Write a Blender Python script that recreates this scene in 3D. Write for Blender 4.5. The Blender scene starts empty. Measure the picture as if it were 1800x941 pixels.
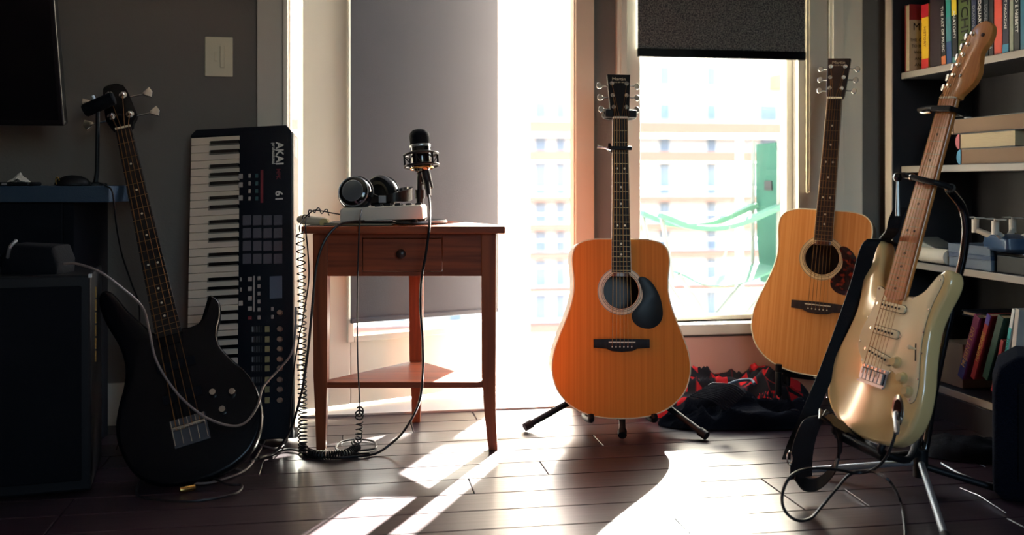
import bpy, bmesh, math, random
from mathutils import Vector, Matrix, noise
random.seed(7)
S = bpy.context.scene
C = S.collection
PI = math.pi
R = math.radians

# ------------------------------------------------------------------ camera, sky, sun, exposure
TH = R(9.65)                    # the room is turned this much against the camera axis
CT, ST = math.cos(TH), math.sin(TH)
F, H = 1750.0, 0.72             # focal length in pixels of the 1800x941 frame, camera height
cam_d = bpy.data.cameras.new('camera')
cam = bpy.data.objects.new('camera', cam_d); C.objects.link(cam)
cam_d.sensor_width = 36; cam_d.lens = 36*F/1800
cam_d.shift_y = -150.5/1800
cam.location = (0, 0, H)
cam.rotation_euler = (PI/2, 0, -TH)
cam_d.dof.use_dof = True
cam_d.dof.focus_distance = 2.62
cam_d.dof.aperture_fstop = 2.8
cam_d.clip_end = 300
S.camera = cam

SUN_EL, SUN_AZ = R(24), R(27.8)
w = bpy.data.worlds.new('world'); S.world = w; w.use_nodes = True
nt = w.node_tree; nt.nodes.clear()
sky = nt.nodes.new('ShaderNodeTexSky'); sky.sky_type = 'NISHITA'; sky.sun_disc = False
sky.sun_elevation = SUN_EL; sky.sun_rotation = SUN_AZ; sky.dust_density = 3.0; sky.ozone_density = 1.0
bg = nt.nodes.new('ShaderNodeBackground'); bg.inputs[1].default_value = .80
wo = nt.nodes.new('ShaderNodeOutputWorld')
hz = nt.nodes.new('ShaderNodeHueSaturation'); hz.inputs['Saturation'].default_value = .90   # thin bright haze
nt.links.new(sky.outputs[0], hz.inputs['Color']); nt.links.new(hz.outputs[0], bg.inputs[0]); nt.links.new(bg.outputs[0], wo.inputs[0])

sd = bpy.data.lights.new('sun', 'SUN'); so = bpy.data.objects.new('sun', sd); C.objects.link(so)
sd.energy = 90.0; sd.angle = R(1.0); sd.color = (1.0, 0.92, 0.82)
sdir = Vector((math.sin(SUN_AZ)*math.cos(SUN_EL), math.cos(SUN_AZ)*math.cos(SUN_EL), math.sin(SUN_EL)))
so.rotation_euler = sdir.to_track_quat('Z', 'Y').to_euler()
so.location = sdir*8

def area(name, loc, rot, sx, sy, power=0, color=(1, 1, 1), portal=False):
    d = bpy.data.lights.new(name, 'AREA'); d.shape = 'RECTANGLE'; d.size = sx; d.size_y = sy
    d.energy = power; d.color = color
    if portal: d.cycles.is_portal = True
    o = bpy.data.objects.new(name, d); C.objects.link(o); o.location = loc; o.rotation_euler = rot
    return o
area('door_portal', (0.29, 3.30, 1.05), (-PI/2, 0, 0), 0.88, 2.1, portal=True)
area('window_portal', (1.21, 3.26, 1.2), (-PI/2, 0, 0), 0.55, 1.85, portal=True)
area('fill_window_portal', (0.95, -1.58, 1.45), (PI/2, 0, 0), 1.3, 1.3, portal=True)  # sampling portal of the added fill window

S.view_settings.view_transform = 'Standard'
S.view_settings.look = 'None'
S.view_settings.gamma = 1.0
S.view_settings.use_curve_mapping = False
S.view_settings.exposure = 1.35

# ------------------------------------------------------------------ pixel helpers (photo measurements -> real positions)
def CW(X, Y, Z):                     # camera-aligned metres -> world (room-aligned)
    return Vector((X*CT + Y*ST, -X*ST + Y*CT, Z))
def P(px, py, Y): return CW((px-900)*Y/F, Y, H-(py-320)*Y/F)
def PF(px, py, z=0.0):               # point on the horizontal plane z
    return P(px, py, (H-z)*F/(py-320))
def PW(px, py, y):                   # point on the plane room y
    k = (px-900)/F; return P(px, py, y/(CT-k*ST))
def PX(px, py, x):                   # point on the plane room x
    k = (px-900)/F; return P(px, py, x/(k*CT+ST))
def pose(pos, yaw=0, lean=0, roll=0):    # camera-aligned pose: yaw about z, top leaning back, roll
    return (Matrix.Translation(CW(*pos)) @ Matrix.Rotation(R(yaw)-TH, 4, 'Z')
            @ Matrix.Rotation(-R(lean), 4, 'X') @ Matrix.Rotation(R(roll), 4, 'Y'))
def INV(M, px, py, y=0.0):           # photo pixel -> (x, z) on a posed thing's front plane
    Mi = M.inverted(); o = Mi @ Vector((0, 0, H)); d = (Mi @ P(px, py, 1.0)) - o
    t = (y-o.y)/d.y; q = o+d*t; return q.x, q.z

# ------------------------------------------------------------------ materials
def lin(c):
    return tuple(((v/255)/12.92 if v/255 <= .04045 else ((v/255+.055)/1.055)**2.4) for v in c)
def mat(name, col, rough=.5, metal=0.0, col2=None, scale=(8, 8, 8), detail=4, bump=0.0, bscale=60, coat=0.0,
        rand=0.0, trans=0.0, spec=.5, kind='noise', emis=None, ebump=None, lo=.35, hi=.65, sheen=0):
    m = bpy.data.materials.new(name); m.use_nodes = True
    t = m.node_tree; b = t.nodes['Principled BSDF']
    c = lin(col); b.inputs['Base Color'].default_value = (*c, 1)
    b.inputs['Roughness'].default_value = rough; b.inputs['Metallic'].default_value = metal
    b.inputs['Specular IOR Level'].default_value = spec
    b.inputs['Coat Weight'].default_value = coat; b.inputs['Coat Roughness'].default_value = .08
    b.inputs['Transmission Weight'].default_value = trans
    if sheen: b.inputs['Sheen Weight'].default_value = sheen
    tc = t.nodes.new('ShaderNodeTexCoord'); mp = t.nodes.new('ShaderNodeMapping')
    mp.inputs['Scale'].default_value = scale; t.links.new(tc.outputs['Object'], mp.inputs[0])
    n = t.nodes.new('ShaderNodeTexNoise'); n.inputs['Scale'].default_value = 1.0; n.inputs['Detail'].default_value = detail
    t.links.new(mp.outputs[0], n.inputs['Vector'])
    out = None
    if col2 is not None:
        r = t.nodes.new('ShaderNodeValToRGB'); r.color_ramp.elements[0].position = lo; r.color_ramp.elements[1].position = hi
        r.color_ramp.elements[0].color = (*c, 1); r.color_ramp.elements[1].color = (*lin(col2), 1)
        t.links.new(n.outputs[0], r.inputs[0]); out = r.outputs[0]
    if rand:
        oi = t.nodes.new('ShaderNodeObjectInfo'); mr = t.nodes.new('ShaderNodeMapRange')
        mr.inputs[3].default_value = 1-rand; mr.inputs[4].default_value = 1+rand
        t.links.new(oi.outputs['Random'], mr.inputs[0])
        hv = t.nodes.new('ShaderNodeHueSaturation'); t.links.new(mr.outputs[0], hv.inputs['Value'])
        if out: t.links.new(out, hv.inputs['Color'])
        else: hv.inputs['Color'].default_value = (*c, 1)
        out = hv.outputs[0]
        ad = t.nodes.new('ShaderNodeVectorMath'); ad.operation = 'ADD'
        cx = t.nodes.new('ShaderNodeCombineXYZ'); mu = t.nodes.new('ShaderNodeMath'); mu.operation = 'MULTIPLY'; mu.inputs[1].default_value = 37
        t.links.new(oi.outputs['Random'], mu.inputs[0]); t.links.new(mu.outputs[0], cx.inputs[2])
        t.links.new(mp.outputs[0], ad.inputs[0]); t.links.new(cx.outputs[0], ad.inputs[1]); t.links.new(ad.outputs[0], n.inputs['Vector'])
    if out: t.links.new(out, b.inputs['Base Color'])
    if bump:
        n2 = t.nodes.new('ShaderNodeTexNoise'); n2.inputs['Scale'].default_value = bscale; n2.inputs['Detail'].default_value = 3
        if ebump:
            m2 = t.nodes.new('ShaderNodeMapping'); m2.inputs['Scale'].default_value = ebump
            t.links.new(tc.outputs['Object'], m2.inputs[0]); t.links.new(m2.outputs[0], n2.inputs['Vector'])
        else: t.links.new(tc.outputs['Object'], n2.inputs['Vector'])
        bp = t.nodes.new('ShaderNodeBump'); bp.inputs['Strength'].default_value = bump; bp.inputs['Distance'].default_value = .004
        t.links.new(n2.outputs[0], bp.inputs['Height']); t.links.new(bp.outputs[0], b.inputs['Normal'])
    if emis:
        b.inputs['Emission Color'].default_value = (*lin(emis[0]), 1); b.inputs['Emission Strength'].default_value = emis[1]
    return m
M = {}
def dm(k, *a, **kw): M[k] = mat(k, *a, **kw)
dm('wall', (126, 118, 110), .85, bump=.15, bscale=120, col2=(119, 112, 104), scale=(1.5,)*3)
dm('trim_and_lit_wall', (206, 198, 184), .6)
dm('ceiling', (215, 212, 205), .9)
dm('white_paint', (240, 233, 216), .42, col2=(232, 225, 206), scale=(3, 3, 1))
dm('bounce_salmon', (240, 186, 164), .6)
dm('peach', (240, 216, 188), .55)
dm('plank', (48, 33, 39), .36, col2=(32, 23, 29), scale=(2.0, 42, 8), detail=6, bump=.10, bscale=1, ebump=(3, 90, 5), coat=.05, rand=.18, spec=.42, lo=.3, hi=.7)
dm('subfloor', (24, 14, 12), .7)
dm('concrete', (205, 200, 192), .9, bump=.2)
dm('black', (10, 12, 16), .5, bump=.05, spec=.3)
dm('gloss_black', (9, 10, 13), .12, coat=.6)
dm('rubber', (10, 12, 16), .6, bump=.15, bscale=200, spec=.3)
dm('matte_black', (12, 15, 21), .85, bump=.3, bscale=220, spec=.15)
dm('carpet', (16, 22, 36), .98, bump=1.0, bscale=420, col2=(9, 13, 24), scale=(260,)*3, spec=.1)
dm('chrome', (215, 212, 205), .18, metal=1)
dm('brass', (214, 168, 96), .25, metal=1)
dm('fret', (150, 122, 88), .4, metal=1)
dm('string', (150, 104, 62), .45, metal=1)
dm('spruce_a', (222, 132, 42), .5, col2=(208, 118, 32), scale=(150, 3, 1.2), detail=3, spec=.15)
dm('spruce_b', (218, 144, 80), .4, col2=(204, 126, 62), scale=(150, 3, 1.2), detail=3, spec=.25)
dm('rosewood', (58, 32, 24), .4, col2=(34, 20, 18), scale=(60, 20, 3))
dm('mahogany', (98, 48, 28), .35, col2=(72, 34, 22), scale=(40, 20, 3), coat=.3)
dm('ebony', (18, 15, 17), .55, spec=.25, col2=(32, 27, 26), scale=(80, 20, 3))
dm('rosette', (222, 186, 138), .35)
dm('rosette_dark', (70, 42, 28), .4)
dm('ivory', (232, 220, 190), .4)
dm('pickguard_black', (9, 10, 13), .4, spec=.3)
dm('tortoise', (40, 16, 14), .16, col2=(128, 36, 16), scale=(55, 55, 55), detail=2, coat=.4, lo=.52, hi=.66)
dm('binding', (226, 210, 176), .35)
dm('maple', (205, 140, 76), .3, col2=(180, 112, 56), scale=(120, 8, 5), coat=.4)
dm('maple_board', (190, 112, 58), .34, col2=(160, 86, 42), scale=(140, 8, 6), coat=.2)
dm('cream', (236, 207, 146), .13, coat=1.0, col2=(230, 200, 138), scale=(6,)*3)
dm('cream_plastic', (238, 222, 178), .25)
dm('knob_cream', (206, 184, 128), .3)
dm('table_wood', (150, 72, 38), .42, col2=(108, 50, 28), scale=(3, 30, 60), detail=5, spec=.3, bump=.08, bscale=1, ebump=(6, 120, 120))
dm('table_leg', (148, 76, 42), .38, col2=(110, 54, 32), scale=(50, 50, 3), detail=5, spec=.3)
dm('dark_wood', (44, 26, 20), .35)
dm('white_key', (234, 212, 190), .28, col2=(226, 202, 180), scale=(5,)*3)
dm('kb_body', (13, 18, 28), .6, bump=.1, bscale=300, spec=.2)
dm('kb_side', (196, 186, 168), .4)
dm('pad', (86, 84, 92), .75, bump=.2, bscale=300)
dm('lcd', (96, 108, 124), .25)
dm('led_red', (120, 34, 44), .5)
dm('teal_button', (50, 92, 92), .5)
dm('grey_button', (168, 160, 152), .5)
dm('yellow_button', (150, 140, 96), .5)
dm('print_white', (215, 212, 205), .6)
dm('print_red', (110, 30, 40), .6)
dm('print_grey', (120, 122, 126), .6)
dm('knob_silver', (196, 170, 150), .3, metal=.7)
dm('off_white', (206, 198, 184), .45)
dm('beige_plastic', (196, 182, 156), .45)
dm('desk', (56, 74, 92), .5, spec=.2, bump=.3, bscale=200, col2=(54, 72, 90), scale=(30,)*3)
dm('desk_dark', (12, 16, 24), .7, spec=.15)
dm('shade', (80, 80, 86), .7, bump=.35, bscale=900)
dm('shade_textured', (132, 134, 128), .85, bump=1.0, bscale=260, col2=(52, 54, 60), scale=(230,)*3, detail=3, lo=.36, hi=.62)
dm('shelf_wood', (30, 28, 34), .55, col2=(22, 20, 26), scale=(4, 30, 4))
dm('shelf_edge', (138, 130, 122), .5)
dm('bookcase_edge', (186, 172, 158), .5)
dm('page', (172, 156, 126), .8, bump=.5, bscale=1, ebump=(4, 4, 900))
dm('tan_page', (118, 94, 72), .8)
dm('cloth_navy', (15, 19, 30), .95, bump=.8, bscale=1, ebump=(30, 420, 60), spec=.15)
dm('strap', (11, 13, 18), .7, spec=.2, bump=.2, bscale=300)
dm('leather', (24, 20, 20), .35, spec=.3, bump=.15, bscale=150, coat=.3)
dm('cable', (14, 15, 18), .4)
dm('cable_grey', (116, 102, 96), .4)
dm('teal', (36, 74, 64), .85, spec=.2)
dm('teal_pale', (66, 104, 92), .9, spec=.2)
dm('steel', (190, 194, 198), .35, metal=.8)
dm('bass_black', (6, 8, 13), .25, coat=.08, spec=.2)
dm('frame_grey', (90, 98, 98), .6)
dm('bass_bridge', (84, 88, 94), .4, metal=.7)
dm('tv', (8, 9, 12), .3)
dm('facade', (240, 236, 230), .9)
dm('facade_band', (202, 140, 114), .9)
dm('far_glass', (158, 168, 178), .9)
dm('amber', (226, 184, 130), .8)
dm('silver_grey', (140, 146, 150), .4, metal=.5)
dm('slate', (82, 98, 116), .5)
dm('drone_blue', (46, 70, 100), .35)
def plaid(name, base, line, dark):
    m = bpy.data.materials.new(name); m.use_nodes = True; t = m.node_tree; b = t.nodes['Principled BSDF']
    b.inputs['Roughness'].default_value = .95
    tc = t.nodes.new('ShaderNodeUVMap'); sp = t.nodes.new('ShaderNodeSeparateXYZ'); t.links.new(tc.outputs[0], sp.inputs[0])
    def band(o, k, thr):
        a = t.nodes.new('ShaderNodeMath'); a.operation = 'MULTIPLY'; a.inputs[1].default_value = k
        f = t.nodes.new('ShaderNodeMath'); f.operation = 'FRACT'; g = t.nodes.new('ShaderNodeMath'); g.operation = 'GREATER_THAN'; g.inputs[1].default_value = thr
        t.links.new(sp.outputs[o], a.inputs[0]); t.links.new(a.outputs[0], f.inputs[0]); t.links.new(f.outputs[0], g.inputs[0]); return g.outputs[0]
    col = None
    def mix(fac, a, bcol):
        x = t.nodes.new('ShaderNodeMix'); x.data_type = 'RGBA'; t.links.new(fac, x.inputs[0])
        if hasattr(a, 'links'): t.links.new(a, x.inputs[6])
        else: x.inputs[6].default_value = (*lin(a), 1)
        x.inputs[7].default_value = (*lin(bcol), 1); return x.outputs[2]
    col = mix(band(0, 7, .5), base, dark); col = mix(band(1, 6, .52), col, dark); col = mix(band(0, 7, .93), col, line)
    t.links.new(col, b.inputs['Base Color'])
    return m
M['plaid'] = plaid('plaid', (200, 24, 34), (90, 20, 30), (22, 20, 28))
def glass_mat():
    m = bpy.data.materials.new('window_glass'); m.use_nodes = True; t = m.node_tree; t.nodes.clear()
    g = t.nodes.new('ShaderNodeBsdfGlossy'); g.inputs['Roughness'].default_value = .02
    tr = t.nodes.new('ShaderNodeBsdfTransparent'); tr.inputs[0].default_value = (.93, .96, .95, 1)
    mx = t.nodes.new('ShaderNodeMixShader'); mx.inputs[0].default_value = .05
    o = t.nodes.new('ShaderNodeOutputMaterial')
    t.links.new(tr.outputs[0], mx.inputs[1]); t.links.new(g.outputs[0], mx.inputs[2]); t.links.new(mx.outputs[0], o.inputs[0])
    return m
M['glass'] = glass_mat()

# ------------------------------------------------------------------ mesh helpers
def catmull(pts, n=8, closed=False):
    pts = [Vector(p) for p in pts]; out = []
    N = len(pts)
    for i in range(N if closed else N-1):
        if closed: a, b, c, d = pts[(i-1) % N], pts[i], pts[(i+1) % N], pts[(i+2) % N]
        else:
            b, c = pts[i], pts[i+1]; a = pts[i-1] if i > 0 else b*2-c; d = pts[i+2] if i+2 < N else c*2-b
        for k in range(n):
            t = k/n
            out.append(.5*((2*b)+(c-a)*t+(2*a-5*b+4*c-d)*t*t+(3*b-a-3*c+d)*t**3))
    if not closed: out.append(pts[-1].copy())
    return out
class MB:
    def __init__(s): s.v = []; s.f = []; s.uv = None
    def add(s, vs, fs):
        o = len(s.v); s.v += [tuple(x) for x in vs]; s.f += [tuple(i+o for i in f) for f in fs]; return s
    def box(s, x0, x1, y0, y1, z0, z1, T=None):
        vs = [Vector((x, y, z)) for x in (x0, x1) for y in (y0, y1) for z in (z0, z1)]
        if T: vs = [T @ v for v in vs]
        return s.add(vs, [(0, 1, 3, 2), (4, 6, 7, 5), (0, 4, 5, 1), (2, 3, 7, 6), (0, 2, 6, 4), (1, 5, 7, 3)])
    def tube(s, pts, r, n=8, cap=True):
        pts = [Vector(p) for p in pts]; rs = r if isinstance(r, (list, tuple)) else [r]*len(pts)
        L = len(pts); tang = []
        for i in range(L):
            d = pts[min(i+1, L-1)]-pts[max(i-1, 0)]
            tang.append(d.normalized() if d.length > 1e-9 else Vector((0, 0, 1)))
        t0 = tang[0]; a = t0.cross(Vector((0, 0, 1)))
        if a.length < .1: a = t0.cross(Vector((1, 0, 0)))
        a.normalize(); vs = []
        for i in range(L):
            t = tang[i]; a = (a-t*a.dot(t))
            if a.length < 1e-6: a = t.cross(Vector((.3, .5, .8)))
            a.normalize(); b = t.cross(a)
            for k in range(n):
                q = 2*PI*k/n; vs.append(pts[i]+(a*math.cos(q)+b*math.sin(q))*rs[i])
        fs = [(i*n+k, i*n+(k+1) % n, (i+1)*n+(k+1) % n, (i+1)*n+k) for i in range(L-1) for k in range(n)]
        if cap: fs += [tuple(range(n-1, -1, -1)), tuple((L-1)*n+k for k in range(n))]
        return s.add(vs, fs)
    def lathe(s, prof, n=24, T=None):           # prof: (radius, z) about z
        vs = []
        for r, z in prof:
            for k in range(n):
                q = 2*PI*k/n; v = Vector((r*math.cos(q), r*math.sin(q), z)); vs.append(T @ v if T else v)
        L = len(prof)
        fs = [(i*n+k, i*n+(k+1) % n, (i+1)*n+(k+1) % n, (i+1)*n+k) for i in range(L-1) for k in range(n)]
        fs += [tuple(range(n-1, -1, -1)), tuple((L-1)*n+k for k in range(n))]
        return s.add(vs, fs)
    def cyl(s, a, b, r, n=16, r2=None):
        return s.tube([a, b], [r, r if r2 is None else r2], n)
    def slab(s, out, y0, y1, rnd=0.0, n=4):     # outline [(x, z)] extruded from y0 (front) to y1 (back) with rounded edges
        out = [Vector((p[0], p[1])) for p in out]; N = len(out)
        ar = sum(out[i].x*out[(i+1) % N].y-out[(i+1) % N].x*out[i].y for i in range(N))
        if ar < 0: out.reverse()
        nr = []
        for i in range(N):
            d = (out[(i+1) % N]-out[i-1]).normalized(); nr.append(Vector((d.y, -d.x)))
        rings = []
        if rnd > 0:
            for k in range(n+1):
                a = PI/2*k/n; rings.append((y0+rnd*(1-math.sin(a)), rnd*(1-math.cos(a))))
            for k in range(n, -1, -1):
                a = PI/2*k/n; rings.append((y1-rnd*(1-math.sin(a)), rnd*(1-math.cos(a))))
            rings = [(y0+rnd-rnd*math.cos(PI/2*k/n), rnd*(1-math.sin(PI/2*k/n))) for k in range(n+1)] + \
                    [(y1-rnd+rnd*math.cos(PI/2*k/n), rnd*(1-math.sin(PI/2*k/n))) for k in range(n, -1, -1)]
        else: rings = [(y0, 0), (y1, 0)]
        vs = []
        for y, ins in rings:
            for i in range(N):
                p = out[i]-nr[i]*ins; vs.append((p.x, y, p.y))
        fs = [(i*N+k, (i+1)*N+k, (i+1)*N+(k+1) % N, i*N+(k+1) % N) for i in range(len(rings)-1) for k in range(N)]
        L = len(rings)
        fs += [tuple(range(N)), tuple((L-1)*N+k for k in range(N-1, -1, -1))]
        return s.add(vs, fs)
    def ribbon(s, pts, side, w, t=.003):        # flat band along pts; side = width direction(s)
        pts = [Vector(p) for p in pts]; L = len(pts); vs = []
        for i, p in enumerate(pts):
            sd = Vector(side[i] if isinstance(side, list) else side).normalized()
            d = (pts[min(i+1, L-1)]-pts[max(i-1, 0)]).normalized(); n = d.cross(sd).normalized()
            ww = w[i] if isinstance(w, list) else w
            for a, b in ((-1, -1), (1, -1), (1, 1), (-1, 1)): vs.append(p+sd*a*ww/2+n*b*t/2)
        fs = [(i*4+k, i*4+(k+1) % 4, (i+1)*4+(k+1) % 4, (i+1)*4+k) for i in range(L-1) for k in range(4)]
        fs += [(3, 2, 1, 0), tuple((L-1)*4+k for k in range(4))]
        return s.add(vs, fs)
    def grid(s, f, nu, nv):
        vs = [f(i/nu, j/nv) for i in range(nu+1) for j in range(nv+1)]
        s.uv = [(i/nu, j/nv) for i in range(nu+1) for j in range(nv+1)]
        return s.add(vs, [(i*(nv+1)+j, (i+1)*(nv+1)+j, (i+1)*(nv+1)+j+1, i*(nv+1)+j+1) for i in range(nu) for j in range(nv)])
    def build(s, name, m, parent=None, smooth=False, bev=0, solid=0, loc=None):
        me = bpy.data.meshes.new(name); me.from_pydata(s.v, [], s.f); me.update()
        bm = bmesh.new(); bm.from_mesh(me); bmesh.ops.recalc_face_normals(bm, faces=bm.faces); bm.to_mesh(me); bm.free()
        if s.uv and len(s.uv) == len(s.v):
            ul = me.uv_layers.new(name='UVMap')
            for lp in me.loops: ul.data[lp.index].uv = s.uv[lp.vertex_index]
        return link(name, me, m, parent, smooth, bev, solid, loc)
def link(name, me, m, parent=None, smooth=False, bev=0, solid=0, loc=None):
    me.materials.append(M[m] if isinstance(m, str) else m)
    o = bpy.data.objects.new(name, me); C.objects.link(o)
    if parent: o.parent = parent
    if loc: o.location = loc
    if solid:
        q = o.modifiers.new('solid', 'SOLIDIFY'); q.thickness = solid
    if bev:
        q = o.modifiers.new('bevel', 'BEVEL'); q.width = bev; q.segments = 2; q.limit_method = 'ANGLE'; q.angle_limit = R(40)
    if smooth:
        for p in me.polygons: p.use_smooth = True
        me.set_sharp_from_angle(angle=R(smooth if smooth > 1 else 40))
    return o
def tag(o, label, cat, group=None, kind=None):
    o['label'] = label; o['category'] = cat
    if group: o['group'] = group
    if kind: o['kind'] = kind
    return o
def thing(name, label, cat, loc=(0, 0, 0), mtx=None, group=None):
    o = bpy.data.objects.new(name, None); C.objects.link(o); o.empty_display_size = .05
    if mtx is not None: o.matrix_world = mtx
    else: o.location = loc
    return tag(o, label, cat, group)
def copy_tree(o, parent=None):
    c = o.copy(); C.objects.link(c)
    if parent: c.parent = parent
    for ch in list(o.children): copy_tree(ch, c)
    return c
def struct(o): o['kind'] = 'structure'; return o
def sbox(name, m, x0, x1, y0, y1, z0, z1, parent=None, bev=0):
    o = MB().box(x0, x1, y0, y1, z0, z1).build(name, m, parent, bev=bev)
    return o if parent else struct(o)
def bx(name, m, parent, x0, x1, y0, y1, z0, z1, bev=0, T=None):
    return MB().box(x0, x1, y0, y1, z0, z1, T).build(name, m, parent, bev=bev)
def text(body, size, m, parent, mtx, name='lettering', ext=.0003, al='CENTER', sx=1.0, bold=0.0):
    cu = bpy.data.curves.new(name, 'FONT'); cu.body = body; cu.size = size; cu.extrude = ext; cu.align_x = al; cu.align_y = 'CENTER'
    cu.resolution_u = 2; cu.offset = bold; cu.materials.append(M[m])
    tmp = bpy.data.objects.new('t', cu); C.objects.link(tmp); bpy.context.view_layer.update()
    me = bpy.data.meshes.new_from_object(tmp.evaluated_get(bpy.context.evaluated_depsgraph_get()))
    bpy.data.objects.remove(tmp); bpy.data.curves.remove(cu)
    me.name = name; me.materials.clear(); me.materials.append(M[m])
    o = bpy.data.objects.new(name, me); C.objects.link(o); o.parent = parent
    o.matrix_local = mtx @ Matrix.Diagonal((sx, 1, 1, 1)); return o
def fplane(x, y, z, rot=0):        # text frame lying on a front (-y) face, rotated clockwise by rot degrees
    return Matrix.Translation((x, y, z)) @ Matrix.Rotation(R(rot), 4, 'Y') @ Matrix.Rotation(PI/2, 4, 'X')

# ------------------------------------------------------------------ the room
WY = 3.105; X0, X1, Y0, ZC = -2.6, 2.10, -1.6, 2.45
DX0, DX1, DZ = -0.163, 0.731, 2.08          # door opening
NX0, NX1, NZ0, NZ1 = 0.938, 1.487, 0.262, 2.08  # window opening
wb = MB()
for a in ((X0, DX0, 0, ZC), (DX0, DX1, DZ, ZC), (DX1, NX0, 0, ZC), (NX0, NX1, 0, NZ0), (NX0, NX1, NZ1, ZC), (NX1, X1+.1, 0, ZC)):
    wb.box(a[0], a[1], WY, WY+.05, a[2], a[3])
struct(wb.build('wall_back', 'wall'))
sbox('wall_right', 'wall', X1, X1+.1, Y0, WY, 0, ZC)
sbox('wall_left', 'wall', X0-.1, X0, Y0, WY, 0, ZC)
wf = MB()
for a in ((X0-.1, .3, 0, ZC), (1.6, X1+.1, 0, ZC), (.3, 1.6, 0, .75), (.3, 1.6, 2.15, ZC)):
    wf.box(a[0], a[1], Y0-.12, Y0, a[2], a[3])
struct(wf.build('wall_front', 'wall'))
sbox('ceiling', 'ceiling', X0-.1, X1+.1, Y0-.12, WY+.16, ZC, ZC+.1)
fl = sbox('floor', 'subfloor', X0-.1, X1+.1, Y0-.12, WY+.16, -.06, -.012)
# floor boards: one object each, three shared lengths
PWD = .118
pm = {}
def plank_mesh(L):
    if L not in pm:
        me = bpy.data.meshes.new('plank'); m = MB(); g = .0012; b = .0014
        m.add([(g, g, -.012), (L-g, g, -.012), (L-g, PWD-g, -.012), (g, PWD-g, -.012),
               (g, g, -b), (L-g, g, -b), (L-g, PWD-g, -b), (g, PWD-g, -b),
               (g+b, g+b, 0), (L-g-b, g+b, 0), (L-g-b, PWD-g-b, 0), (g+b, PWD-g-b, 0)],
              [(0, 3, 2, 1), (0, 1, 5, 4), (1, 2, 6, 5), (2, 3, 7, 6), (3, 0, 4, 7), (4, 5, 9, 8), (5, 6, 10, 9), (6, 7, 11, 10), (7, 4, 8, 11), (8, 9, 10, 11)])
        me.from_pydata(m.v, [], m.f); me.update(); me.materials.append(M['plank']); pm[L] = me
    return pm[L]
rows = int((WY-Y0)/PWD)+1
for r in range(rows):
    y = WY-(r+1)*PWD
    x = X0-random.choice((.1, .5, .8, 1.0))
    Ls = (.9, 1.3, 1.6) if y > .5 else (2.4,)
    while x < X1:
        L = random.choice(Ls)
        o = bpy.data.objects.new('plank', plank_mesh(L)); C.objects.link(o); o.parent = fl; o.location = (x, y, 0)
        x += L
# baseboards, casings
sbox('baseboard_back', 'white_paint', X0, -.262, WY-.014, WY, 0, .125, bev=.003)
sbox('baseboard_right', 'white_paint', NX1+.17, X1, WY-.014, WY, 0, .11, bev=.003)
def casing(name, m, x0, x1, z0, z1, d=.022, step=True):
    b = MB().box(x0, x1, WY-d, WY, z0, z1)
    if step: b.box(x0+.010, x0+(x1-x0)*.42, WY-d-.008, WY-d, z0, z1)
    return struct(b.build(name, m, bev=.003))
casing('trim_1', 'trim_and_lit_wall', -.2556, -.178, 0, 2.16, .016, False)
casing('trim_2', 'white_paint', -.178, DX0, 0, 2.16, .030, False)
casing('trim_3', 'peach', DX1, DX1+.06, 0, 2.16, .020, False)
casing('trim_4', 'white_paint', .865, NX0+.004, .20, 2.16, .024, True)
casing('casing_lit_wall', 'trim_and_lit_wall', NX1-.003, NX1+.102, .20, 2.16, .020, False)  # window casing widened over bare wall; its pale paint stands for brighter fill light
casing('trim_6', 'white_paint', NX1+.105, NX1+.225, 0, 2.16, .024, True)
casing('trim_7', 'white_paint', DX0-.03, NX1+.2, 2.08, 2.17, .026, False)
# jambs and threshold
sbox('trim_8', 'white_paint', DX0-.002, DX0+.006, WY-.002, WY+.05, 0, DZ)
sbox('trim_9', 'peach', DX1-.003, DX1+.002, WY-.002, WY+.05, 0, DZ)
sbox('trim_10', 'concrete', DX0, DX1, WY-.002, WY+.2, -.05, .006)
sbox('bounce_panel', 'bounce_salmon', DX1+.055, NX1+.10, WY-.016, WY-.001, 0.0, .215, bev=.003)  # low panel over the wall, reddish bounce light put into its colour
# window_1
wn = sbox('window_1', 'white_paint', NX0-.02, NX1+.02, WY-.045, WY+.10, NZ0-.036, NZ0, bev=.004)
wn.name = 'window_1'
wfm = MB(); yy0, yy1 = WY+.03, WY+.075; fw = .030
wfm.box(NX0, NX0+.016, yy0, yy1, NZ0, NZ1).box(NX1-.022, NX1, yy0, yy1, NZ0, NZ1).box(NX0+.016, NX1-.022, yy0, yy1, NZ0, NZ0+.018).box(NX0+.016, NX1-.022, yy0, yy1, NZ1-fw, NZ1)
wfm.build('window_frame', 'white_paint', wn, bev=.003)
sbox('pane', 'glass', NX0+.016, NX1-.022, WY+.050, WY+.054, NZ0+.018, NZ1-fw, wn)
# unseen window added behind the camera for fill light, with frame and mullions
rw = MB()
rw.box(.3, 1.6, Y0-.08, Y0-.03, .75, .80).box(.3, 1.6, Y0-.08, Y0-.03, 2.10, 2.15).box(.3, .35, Y0-.08, Y0-.03, .8, 2.1).box(1.55, 1.6, Y0-.08, Y0-.03, .8, 2.1).box(.93, .97, Y0-.08, Y0-.03, .8, 2.1)
rwo = struct(rw.build('fill_window', 'white_paint'))
sbox('pane', 'glass', .35, 1.55, Y0-.057, Y0-.053, .80, 2.10, rwo)
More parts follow.
